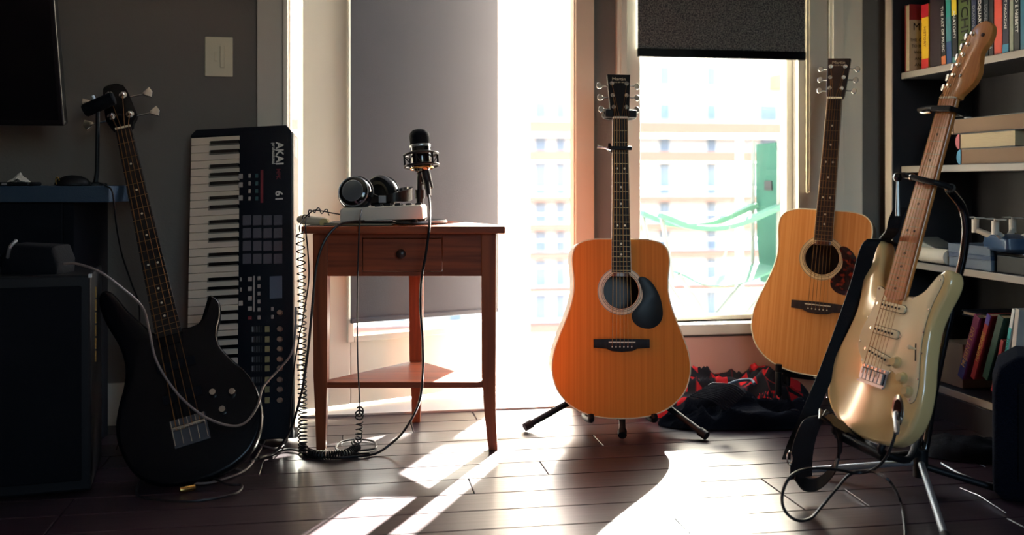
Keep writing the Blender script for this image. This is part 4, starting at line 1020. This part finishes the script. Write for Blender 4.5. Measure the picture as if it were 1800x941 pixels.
cable('lamp_cord', 'thin black cord hanging down the wall beside the desk end', [P(176, 322, 2.70), P(188, 328, 2.55), P(198, 340, 2.54), P(205, 400, 2.60), P(215, 450, 2.72), P(232, 500, 2.74), P(245, 545, 2.75), P(240, 640, 2.75), P(220, 740, 2.75), PF(205, 790, .004)], .0022)
# cable plugged in the electric guitar
jw = SMp(JC[0], -.004, JC[1]-.006)
gc = cable('guitar_cable', 'black cable plugged into the cream electric guitar and looped on the floor', [jw, P(1580, 728, 2.14), P(1576, 748, 2.12), P(1570, 775, 2.11), P(1555, 808, 2.11), P(1532, 827, 2.12), P(1505, 832, 2.13), P(1470, 826, 2.10), P(1425, 824, 2.06), P(1392, 836, 2.03), P(1376, 865, 2.02), P(1378, 895, 2.02), P(1398, 914, 2.02), P(1424, 912, 2.03), P(1445, 890, 2.06), P(1470, 860, 2.10), P(1492, 836, 2.125), P(1515, 829, 2.13), P(1540, 831, 2.11), P(1565, 848, 2.06), PF(1582, 880, .006), PF(1590, 920, .006), PF(1592, 960, .006)], .0033)
for v in gc.data.vertices:
    if v.co.z < .0034: v.co.z = .0034+(v.co.z-.0034)*.02
d_ = (P(1576, 748, 2.12)-jw).normalized()
MB().tube([jw, jw+d_*.012, jw+d_*.05, jw+d_*.062], [.006, .0068, .0062, .004], 12).build('plug', 'steel', gc, smooth=True)

# ------------------------------------------------------------------ desk with things on it
dk = thing('desk', 'dark desk with a blue-grey front edge at the left wall', 'desk', CW(-1.2, 2.55, 0)); dk.rotation_euler = (0, 0, -TH)
DY = 2.58; dz1 = H-(327-320)*DY/F; dz0 = H-(356-320)*DY/F
dxr = (192-900)*DY/F+1.2
bx('desktop', 'desk', dk, -.35, dxr, .03, .29, dz0, dz1, bev=.003)
bx('side_panel', 'desk_dark', dk, dxr-.13, dxr-.105, .06, .28, 0.0, dz0)
bx('modesty_panel', 'desk_dark', dk, -.34, dxr-.13, .24, .26, .1, dz0)
bx('drawer_box', 'desk_dark', dk, dxr-.49, dxr-.13, .05, .24, dz0-.24, dz0, bev=.003)
def onD(px, Y, z=None): return CW((px-900)*Y/F, Y, dz1 if z is None else z)
lm = thing('desk_lamp', 'black lamp with a short cylinder head on a thin pole at the desk end', 'lamp', onD(168, 2.70))
zl = H-(188-320)*2.70/F-dz1
MB().lathe([(.03, 0), (.03, .006), (.006, .010), (.001, .010)], 20).build('base', 'black', lm, smooth=True)
MB().tube([(0.0, 0, .008), (.004, 0, .04), (.006, 0, zl)], [.0065, .0055, .0055], 10).build('pole', 'black', lm, smooth=True)
ax_ = Vector((math.cos(R(25)), 0, math.sin(R(25))))
MB().tube([Vector((-.030, 0, zl-.012)), Vector((-.026, 0, zl-.010)), Vector((.045, 0, zl+.024)), Vector((.048, 0, zl+.025))], [.015, .0185, .0185, .015], 20).build('lamp_head', 'matte_black', lm, smooth=True)
MB().cyl((-.004, 0, zl+.02), (-.008, 0, zl+.03), .005, 8).build('screw', 'steel', lm)
ph = thing('phone', 'dark phone with a bright screen edge lying on the desk', 'phone', mtx=Matrix.Translation(onD(25, 2.63, dz1)) @ Matrix.Rotation(-TH, 4, 'Z'))
bx('body', 'black', ph, -.06, .052, -.03, .045, 0, .010, bev=.003); bx('chrome_end', 'steel', ph, -.018, -.004, -.0305, -.028, .002, .008)
bx('laptop', 'desk_dark', None, 0, .1, 0, .1, 0, .1); bpy.data.objects.remove(bpy.data.objects['laptop'])
cpaper = MB().grid(lambda u, v: onD(32, 2.69)+Vector(((u-.5)*.062, (v-.5)*.05, .006+.030*(1-abs(2*u-1.1))*(1-abs(2*v-1)*.6)+.008*noise.noise(Vector((u*6, v*6, 2))))), 10, 8)
tag(cpaper.build('crumpled_paper', 'off_white', solid=.0008), 'crumpled white paper scrap standing on the desk behind the phone', 'paper')
mo = tag(MB().lathe([(.001, .026), (.018, .024), (.032, .017), (.040, .008), (.041, .002), (.036, 0), (.001, 0)], 24, Matrix.Translation(onD(128, 2.66)) @ Matrix.Rotation(-TH, 4, 'Z') @ Matrix.Diagonal((1.15, 1.0, 1.1, 1))).build('computer_mouse', 'black', smooth=True), 'black domed computer mouse on the desk near the lamp', 'mouse')
wr = MB().tube([onD(101, 2.63)+Vector((.0, 0, .013))+Vector((.004*math.sin(a), 0, .010*math.cos(a))) for a in [2*PI*k/16 for k in range(17)]], .0018, 6, False)
tag(wr.build('brass_ring', 'brass', smooth=True), 'small brass ring standing on the desk beside the mouse', 'ring')

# cabinet under the desk
cb = thing('speaker_cabinet', 'black floor cabinet with a bright metal strip in front of the desk', 'speaker', mtx=Matrix.Translation(PF(160, 866)) @ Matrix.Rotation(-TH+R(18), 4, 'Z'))
bx('case', 'black', cb, -.42, 0, 0, .30, .004, .505, bev=.006)
for k in range(6): MB().box(-.006, .003, .105, .110, .285+k*.031, .311+k*.031).build('metal_strip', 'brass', cb)
bx('grille', 'matte_black', cb, -.39, -.02, -.006, .001, .03, .48, bev=.004)
bx('corner_cap', 'steel', cb, -.006, .002, -.002, .006, .498, .507, bev=.001)
for x in (-.40, -.03):
    for y in (.03, .27): MB().cyl((x, y, 0), (x, y, .006), .012, 10).build('foot', 'rubber', cb)
bg_ = thing('headphone_case', 'dark rounded gear case lying on top of the floor cabinet', 'case', mtx=Matrix.Translation(P(70, 487, 2.36)) @ Matrix.Rotation(-TH, 4, 'Z'))
MB().slab([(-.07, .0), (.06, 0), (.065, .04), (.05, .075), (-.05, .08), (-.075, .05)], -.05, .06, .02, 3).build('shell', 'matte_black', bg_, smooth=True)
MB().tube(catmull([(-.05, -.052, .05), (-.035, -.07, .075), (-.028, -.055, .09)], 4), .004, 6).build('handle', 'steel', bg_, smooth=True)

# ------------------------------------------------------------------ bookcase on the right wall
BX = 1.772
bc = thing('bookcase', 'tall dark bookcase with pale shelf edges along the right wall', 'bookcase', (BX, 3.045, 0))
DB = .300; yA, yB = 0.0, -1.85
bx('side_panel', 'shelf_wood', bc, .004, DB, yA-.040, yA, 0, 2.2)
bx('panel_edge', 'bookcase_edge', bc, 0, .006, yA-.040, yA, 0, 2.2)
bx('side_panel', 'shelf_wood', bc, 0, DB, yB, yB+.03, 0, 2.2)
bx('back_panel', 'shelf_wood', bc, DB-.012, DB, yB+.03, yA-.04, 0, 2.2)
bx('top_panel', 'shelf_wood', bc, 0, DB, yB, yA, 2.2, 2.225)
def shz(px, py, x=BX+.034): return PX(px, py, x).z
SZ = {}
for nm, z in (('top', shz(1597, 126)), ('mid', shz(1600, 292)), ('low', shz(1600, 459)), ('bot', .096)):
    SZ[nm] = z
    s_ = bx('shelf', 'shelf_wood', bc, .036, DB-.012, yB+.03, yA-.041, z-.020, z-.0005)
    bx('shelf_edge', 'shelf_edge', s_, .030, .037, yB+.03, yA-.046, z-.021, z, bev=.002)
for z in (SZ['top']+.31, SZ['top']+.62):
    s_ = bx('shelf', 'shelf_wood', bc, .036, DB-.012, yB+.03, yA-.041, z-.020, z-.0005)
bx('plinth', 'shelf_wood', bc, .02, .04, yB+.03, yA-.04, 0, .075)

def yx(px, x): return PX(px, 320, x).y
bookmat = {}
def bmcol(c):
    if c not in bookmat:
        k = 'cover_%d_%d_%d' % c; M[k] = mat(k, c, .45, col2=tuple(int(v*.9) for v in c), scale=(12,)*3); bookmat[c] = k
    return bookmat[c]
# upright books; local frame: x = depth into the shelf, y = thickness, z = height
def book(label, px0, px1, zs_, h, col, txt=None, tcol='print_white', depth=.15, x=BX+.045, lean=0, bands=(), tsz=None, group=None, tz=.5):
    ya, yb = yx(px0, x), yx(px1, x)     # ya > yb
    t = thing('book', label, 'book', mtx=Matrix.Translation((x, yb, zs_)) @ Matrix.Rotation(R(lean), 4, 'X'), group=group)
    w_ = ya-yb-.001; c = bmcol(col)
    m = MB().box(0, .003, 0, w_, 0, h).box(.003, depth, 0, .0022, 0, h).box(.003, depth, w_-.0022, w_, 0, h)
    m.build('cover', c, t, bev=.0008)
    bx('pages', 'page', t, .003, depth-.004, .0022, w_-.0022, .003, h-.003)
    for (z0, z1, bc_) in bands: bx('spine_band', bmcol(bc_), t, -.0006, .0004, .0002, w_-.0002, z0*h, z1*h)
    if txt:
        sz = tsz or w_*.72
        mt = Matrix.Translation((-.0010, w_/2, h*tz)) @ Matrix(((0, 0, -1, 0), (0, 1, 0, 0), (-1, 0, 0, 0), (0, 0, 0, 1)))
        # text runs downwards (-z), tops of the letters towards -y seen from the room
        mt = Matrix.Translation((-.0010, w_/2, h*tz)) @ Matrix(((0, 0, -1, 0), (0, -1, 0, 0), (-1, 0, 0, 0), (0, 0, 0, 1)))
        text(txt, sz, tcol, t, mt)
    return t
ZT1 = SZ['top']
fb_ = thing('display_book', 'cream book with red top facing out at the far end of the upper shelf', 'book', (BX+.026, 2.945, ZT1))
bx('cover', bmcol((196, 172, 146)), fb_, 0, .125, 0, .003, 0, .215); bx('pages', 'page', fb_, .002, .120, .003, .022, .002, .213); bx('back_cover', bmcol((150, 40, 40)), fb_, 0, .125, .022, .025, 0, .215)
bx('red_band', bmcol((150, 24, 34)), fb_, 0, .125, -.0006, .0002, .165, .215)
text('MEN', .034, 'ebony', fb_, fplane(.012, -.001, .142), al='LEFT')
for i, s_ in enumerate(('THE CLUB', 'TO MEN', 'WHO', 'AND', 'AND')): text(s_, .014, 'ebony', fb_, fplane(.034, -.001, .100-i*.020))
dm('print_yellow', (214, 190, 40), .6); dm('print_olive', (108, 122, 40), .6); dm('print_gold', (190, 150, 80), .6); dm('print_pink', (200, 90, 130), .6)
book('yellow spined book with red ends on the upper shelf', 1619.5, 1632, ZT1, .205, (224, 180, 34), 'HISTORY', 'print_red', bands=((0, .16, (190, 30, 34)), (.80, 1, (190, 24, 40))), tsz=.016)
book('dark maroon book between the yellow and black spines', 1634, 1654, ZT1, .215, (38, 20, 26), None)
book('thin black book with white lettering leaning on a teal one', 1655, 1663, ZT1, .225, (16, 16, 22), 'THE ART OF MUSIC', lean=-3, bands=((0, .13, (200, 110, 60)),))
book('teal blue spined book on the upper shelf', 1664, 1673, ZT1, .235, (36, 134, 128), None, bands=((.3, .62, (60, 120, 130)), (0, .3, (24, 60, 110))), lean=-2)
book('thin black book with a yellow upper spine', 1674, 1683, ZT1, .235, (14, 18, 26), 'ANATOMY', bands=((.62, 1, (214, 190, 40)), (0, .08, (80, 150, 150))), lean=-1.5)
book('thick olive green book with bold spine letters', 1684, 1706, ZT1, .262, (62, 78, 28), 'WATCHMEN', 'ebony', tsz=.048, tz=.52)
book('navy book right of the olive one on the upper shelf', 1707, 1716, ZT1, .255, (20, 32, 70), 'DRAWN', 'print_grey')
book('black book with small white capitals behind the guitar headstock', 1717, 1727, ZT1, .255, (12, 14, 22), 'HEADQUARTERS 8', 'print_white')
book('dark teal book just behind the guitar headstock', 1728, 1737, ZT1, .250, (18, 36, 44), 'SOUND', 'print_grey')
book('plain black book left of the red spine', 1738, 1746, ZT1, .250, (14, 14, 20), '6', 'print_white', tz=.1)
book('red orange book on the upper shelf', 1747, 1761, ZT1, .258, (196, 66, 48), None)
book('dark navy book with tiny white letters beside the red one', 1762, 1773, ZT1, .258, (22, 22, 48), 'ERNEST MAGAZINE', bands=((0, .1, (30, 120, 160)),), tsz=.014)
book('slim grey book on the upper shelf', 1774, 1781, ZT1, .250, (128, 134, 118), None)
book('black book lettered in white next to the slim grey one', 1782, 1792, ZT1, .258, (12, 12, 16), 'RICHARD E NISBETT', tsz=.017)
book('teal book at the right edge of the upper shelf', 1793, 1806, ZT1, .262, (26, 96, 120), None)
# lying books on the middle shelf
ZM = SZ['mid']
def lying(label, px0, px1, z, th, cov, spine, pages, x=BX+.05, dep=.15):
    ya, yb = yx(px0, x), yx(px1, x)
    t = thing('lying_book', label, 'book', (x, yb, z)); L = ya-yb
    MB().box(-.003, dep, 0, L, 0, .0025).box(-.003, dep, 0, L, th-.0025, th).build('cover', bmcol(cov), t, bev=.0008)
    sp_ = [(L+.020*math.sin(PI*k/8), th/2-th/2*math.cos(PI*k/8)) for k in range(9)]
    m = MB(); m.add([(x_, y, zz) for x_ in (-.003, dep) for y, zz in sp_], [(k, k+1, 10+k, 9+k) for k in range(8)]+[tuple(range(9)), tuple(range(17, 8, -1))]); m.build('spine', bmcol(spine), t)
    bx('pages', pages, t, 0, dep-.004, .004, L, .0025, th-.0025); return t
lying('brown book lowest of the three stacked on the middle shelf', 1690, 1818, ZM, .046, (92, 78, 66), (40, 130, 170), 'tan_page')
lying('cream paged book in the middle of the shelf stack', 1688, 1786, ZM+.0465, .046, (60, 56, 52), (170, 70, 80), 'page')
lying('tan book on top of the shelf stack', 1676, 1812, ZM+.093, .046, (44, 36, 34), (150, 116, 88), 'tan_page', x=BX+.06)
tag(MB().lathe([(.012, 0), (.012, .003), (.007, .006), (.001, .006)], 14, Matrix.Translation((BX+.08, yx(1702, BX+.08), ZM+.139))).build('coin', 'steel', smooth=True), 'small silver disc lying on top of the stacked books', 'coin')
# low shelf
ZL = SZ['low']
rb = thing('white_roll', 'white rolled paper on the low shelf behind the guitar neck', 'roll', (BX+.06, yx(1622, BX+.06), ZL))
MB().tube([(0, 0, .024), (.0, -.145, .024)], .0235, 20).build('outer_roll', 'off_white', rb, smooth=True)
tag(MB().box(-.04, .05, -.12, .0, 0, .030, Matrix.Translation((BX+.10, yx(1622, BX+.1), ZL+.048)) @ Matrix.Rotation(R(14), 4, 'X')).build('grey_packet', 'silver_grey', bev=.006), 'silver grey packet lying on the white paper roll', 'packet')
for i, (lb, cc_) in enumerate((('slate box at the bottom of the low shelf stack', 'slate'), ('thin slate box in the middle of the low shelf stack', 'drone_blue'), ('slate box on top of the low shelf stack', 'slate'))):
    t = thing('storage_box', lb, 'box', (BX+.05, yx(1742, BX+.05)+.002*i, ZL+(0, .030, .043)[i])); th = (.030, .013, .026)[i]
    bx('box', cc_, t, 0, .17, 0, .20, 0, th-.003, bev=.001); bx('lid', cc_, t, -.002, .172, -.002, .202, th-.003, th, bev=.001)
bb_ = thing('black_box', 'black box at the right end of the low shelf under the drone', 'box', (BX+.055, yx(1815, BX+.05), ZL))
bx('box', 'black', bb_, 0, .20, 0, .155, 0, .048, bev=.002); bx('lid', 'gloss_black', bb_, -.002, .202, -.002, .157, .049, .058, bev=.002)
dn = thing('quadcopter_drone', 'small quadcopter drone with pale blades sitting on the black box', 'drone', (BX+.08, yx(1772, BX+.08), ZL+.059))
MB().slab([(-.075, .01), (-.06, .0), (.06, 0), (.075, .02), (.06, .045), (-.02, .05), (-.07, .04)], -.03, .04, .012, 3).build('body', 'drone_blue', dn, smooth=True)
dn.rotation_euler = (0, 0, R(90-10))
for x_, y_ in ((-.055, -.055), (.065, -.045), (-.05, .06), (.07, .06)):
    am = MB().tube(catmull([(x_*.4, y_*.3, .035), (x_*.8, y_*.8, .052), (x_, y_, .058)], 3), [.009]*3+[.008]*3+[.009], 10).build('arm', 'off_white', dn, smooth=True)
    MB().cyl((x_, y_, .050), (x_, y_, .088), .010, 14).cyl((x_, y_, .088), (x_, y_, .094), .004, 8).build('motor', 'off_white', am, smooth=True)
    b_ = MB()
    for s in (-1, 1):
        b_.add([(x_, y_-.003, .094), (x_+s*.03, y_-.008, .096), (x_+s*.062, y_-.002, .094), (x_+s*.062, y_+.002, .093), (x_+s*.03, y_+.007, .092), (x_, y_+.003, .093)], [(0, 1, 2, 3, 4, 5)])
    b_.build('propeller', 'silver_grey', am, solid=.001)
# bottom shelf books, leaning
ZB = SZ['bot']
def lbook(label, px_b, px_t, py_b, py_t, w_, col, txt, tcol, bands=(), tsz=.02):
    x = BX+.04
    b = PX(px_b, py_b, x); tp = PX(px_t, py_t, x)
    h = math.hypot(tp.y-b.y, tp.z-b.z); ang = math.atan2(-(tp.y-b.y), (tp.z-b.z))
    t = thing('leaning_book', label, 'book', mtx=Matrix.Translation((x, b.y, max(b.z, ZB))) @ Matrix.Rotation(ang, 4, 'X'))
    c = bmcol(col)
    MB().box(0, .003, 0, w_, 0, h).box(.003, .15, 0, .0022, 0, h).box(.003, .15, w_-.0022, w_, 0, h).build('cover', c, t, bev=.0008)
    bx('pages', 'page', t, .003, .146, .0022, w_-.0022, .003, h-.003)
    for (z0, z1, bc_) in bands: bx('spine_band', bmcol(bc_), t, -.0006, .0004, .0002, w_-.0002, z0*h, z1*h)
    if txt: text(txt, tsz, tcol, t, Matrix.Translation((-.0010, w_/2, h*.5)) @ Matrix(((0, 0, -1, 0), (0, 1, 0, 0), (1, 0, 0, 0), (0, 0, 0, 1))), sx=.95)
lbook('purple book with pale lettering leaning on the bottom shelf', 1692, 1722, 668, 560, .026, (120, 44, 84), 'PRESENT YOU', 'print_gold', ((0, .3, (34, 34, 96)),), .022)
lbook('red and gold book leaning beside the purple one', 1712, 1742, 668, 556, .018, (140, 30, 34), 'HARMONIES', 'print_gold', ((.85, 1, (70, 60, 140)),), .018)
lbook('dark green book leaning in the bottom row', 1735, 1764, 670, 560, .024, (14, 54, 44), None, 'print_gold')
lbook('thin red book with white letters leaning in the bottom row', 1746, 1764, 690, 600, .012, (140, 40, 44), 'ANALYSIS', 'print_white', (), .014)
lbook('white and teal book leaning behind the carpeted cabinet', 1762, 1784, 676, 545, .012, (200, 206, 206), 'COURSE', 'teal', ((.3, .75, (30, 150, 150)),), .014)
lbook('pale book leaning last in the bottom row', 1778, 1792, 676, 545, .016, (184, 178, 170), None, 'ebony')
tn = thing('cardboard_box', 'tan cardboard box at the far end of the bottom shelf', 'box', (BX+.07, yx(1692, BX+.07), ZB))
bx('box', 'tan_page', tn, 0, .14, 0, .12, 0, .13, bev=.002); bx('flap', 'tan_page', tn, .0, .14, .0, .06, .13, .133)
tn2 = thing('dark_folder', 'dark folder lying across the books of the bottom row', 'folder', (BX+.06, yx(1768, BX+.06), ZB+.225))
bx('cover', 'desk_dark', tn2, 0, .15, 0, .20, 0, .004); bx('sheets', 'page', tn2, .003, .148, .003, .197, .004, .012); bx('top_cover', 'desk_dark', tn2, 0, .15, 0, .20, .012, .016)

# carpeted cabinet at lower right
ac = thing('amplifier', 'dark carpeted amplifier with rounded top edge in the lower right corner', 'amplifier', mtx=Matrix.Translation(CW(1.088, 2.25, 0)) @ Matrix.Rotation(-TH-R(25), 4, 'Z'))
za = H-(625-320)*2.25/F
MB().slab([(0, .02), (.02, 0), (.24, 0), (.25, .02), (.25, za-.05), (.21, za), (.05, za), (.012, za-.025), (0, za-.07)], 0, .18, .012, 3).build('case', 'carpet', ac, smooth=60)
MB().slab([(.05, .05), (.21, .05), (.21, za-.06), (.05, za-.06)], -.004, .002, .001, 1).build('grille', 'matte_black', ac)
bx('handle', 'rubber', ac, .08, .18, .08, .11, za, za+.018, bev=.006)
for x in (.05, .20): MB().cyl((x, .05, 0), (x, .05, .004), .015, 10).build('foot', 'rubber', ac)
# soft black bag beside it
def blob(cx, cy, sx, sy, h, seed, nu=40, nv=30, amp=.35, rot=0, rim=.25):
    def f(u, v):
        a = (u-.5)*2; b = (v-.5)*2
        r = max(abs(a), abs(b)); rr = math.hypot(a, b)
        k = r/max(rr, 1e-6); a2, b2 = a*(k*.75+.25), b*(k*.75+.25)
        ed = max(0, 1-max(abs(a), abs(b))**3)
        w1 = noise.noise(Vector((a*1.1+seed, b*.9, seed*2)))
        n1 = noise.noise(Vector((a*1.6+seed, b*1.6, seed*2)))
        fold = (1-abs(math.sin((a*1.9+b*3.4+w1*3.2)*1.35+seed)))**1.6
        fold2 = (1-abs(math.sin((a*4.2-b*2.3+w1*4.5)*1.1+seed*2)))**1.8
        z = h*ed**.55*(.52+amp*1.3*n1+amp*.85*fold+amp*.5*fold2)
        wob = 1+.14*noise.noise(Vector((math.atan2(b, a)*1.2, seed, 3)))
        q = Vector((a2*sx*wob, b2*sy*wob, 0)); q.rotate(Matrix.Rotation(rot, 3, 'Z'))
        return Vector((cx+q.x, cy+q.y, max(.003, z)))
    return MB().grid(f, nu, nv)
bp_ = PF(1700, 800)
bgo = blob(bp_.x, bp_.y, .13, .085, .075, 4.2, 30, 22, .12, R(-25)).build('soft_bag', 'matte_black', smooth=180)
tag(bgo, 'flat soft black bag on the floor beside the carpeted amplifier', 'bag')
MB().tube(catmull([PF(1655, 815, .02), PF(1685, 832, .018), PF(1720, 846, .012), PF(1752, 853, .008)], 6), .003, 6).build('piping', 'silver_grey', bgo, smooth=True)
sk = tag(MB().tube([PF(1485, 860, .003), PF(1528, 890, .003)], .0010, 6).build('floor_line', 'steel', smooth=True), 'thin pale line lying on the floor under the guitar cable loop', 'rod')  # thin steel-coloured line laid flat on the boards
sk2 = tag(MB().tube([PF(1688, 858, .003), PF(1722, 872, .003), PF(1768, 902, .003)], .0011, 6).build('bent_floor_line', 'steel', smooth=True), 'thin pale line lying on the floor before the carpeted amplifier', 'rod')  # bent steel-coloured line laid flat on the boards

# ------------------------------------------------------------------ clothes heaped under the window
c_ = PF(1300, 742)
cl1 = blob(c_.x+.02, c_.y+.17, .30, .13, .145, 2.1, 60, 34, .30, R(-2)).build('plaid_shirt', 'plaid', smooth=180)
tag(cl1, 'crumpled red and black plaid shirt heaped under the window', 'shirt')
c2_ = PF(1322, 752)
cl2 = blob(c2_.x-.01, c2_.y+.05, .25, .085, .088, 5.7, 70, 34, .42, R(-6)).build('dark_sweater', 'cloth_navy', smooth=180)
tag(cl2, 'dark navy ribbed sweater crumpled in front of the plaid shirt', 'sweater')
for (px_, py_, sx_, sy_, h_, sd_, lb_) in ((1290, 742, .045, .030, .098, 3.3, 'small red plaid fold poking out of the middle of the dark sweater'), (1365, 738, .060, .038, .105, 6.1, 'red plaid scarf end at the pale guitar side of the dark sweater')):
    q_ = PF(px_, py_)
    tag(blob(q_.x, q_.y+.05, sx_, sy_, h_, sd_, 24, 16, .25, R(30)).build('plaid_scarf', 'plaid', smooth=180), lb_, 'scarf')
sl = blob(PF(1228, 735).x, PF(1228, 735).y, .095, .035, .040, 8.8, 30, 16, .2, R(12)).build('red_sleeve', 'plaid', smooth=180)
tag(sl, 'red plaid sleeve end spread beside the amber guitar stand foot', 'sleeve')
ribs = MB()
for k in range(12):
    ribs.tube(catmull([P(1214+k*3.4, 690-k*2.0+6, 2.93), P(1250+k*3.6, 704-k*2.4, 2.87), P(1278+k*3.0, 722-k*2.6, 2.84)], 5), .0028, 6)
ribs.build('ribbed_cuff', 'cloth_navy', cl2, smooth=True)
MB().tube(catmull([P(1255, 690, 2.90), P(1290, 672, 2.92), P(1318, 668, 2.92), P(1326, 675, 2.90)], 6), .005, 8).build('collar_piping', 'slate', cl2, smooth=True)
bl = thing('crumpled_wrapper', 'small black shiny wrapper on the floor below the pale acoustic guitar', 'wrapper', PF(1375, 752))
blob(0, 0, .05, .03, .045, 9.1, 18, 14, .5).build('foil', 'gloss_black', bl, solid=.001)
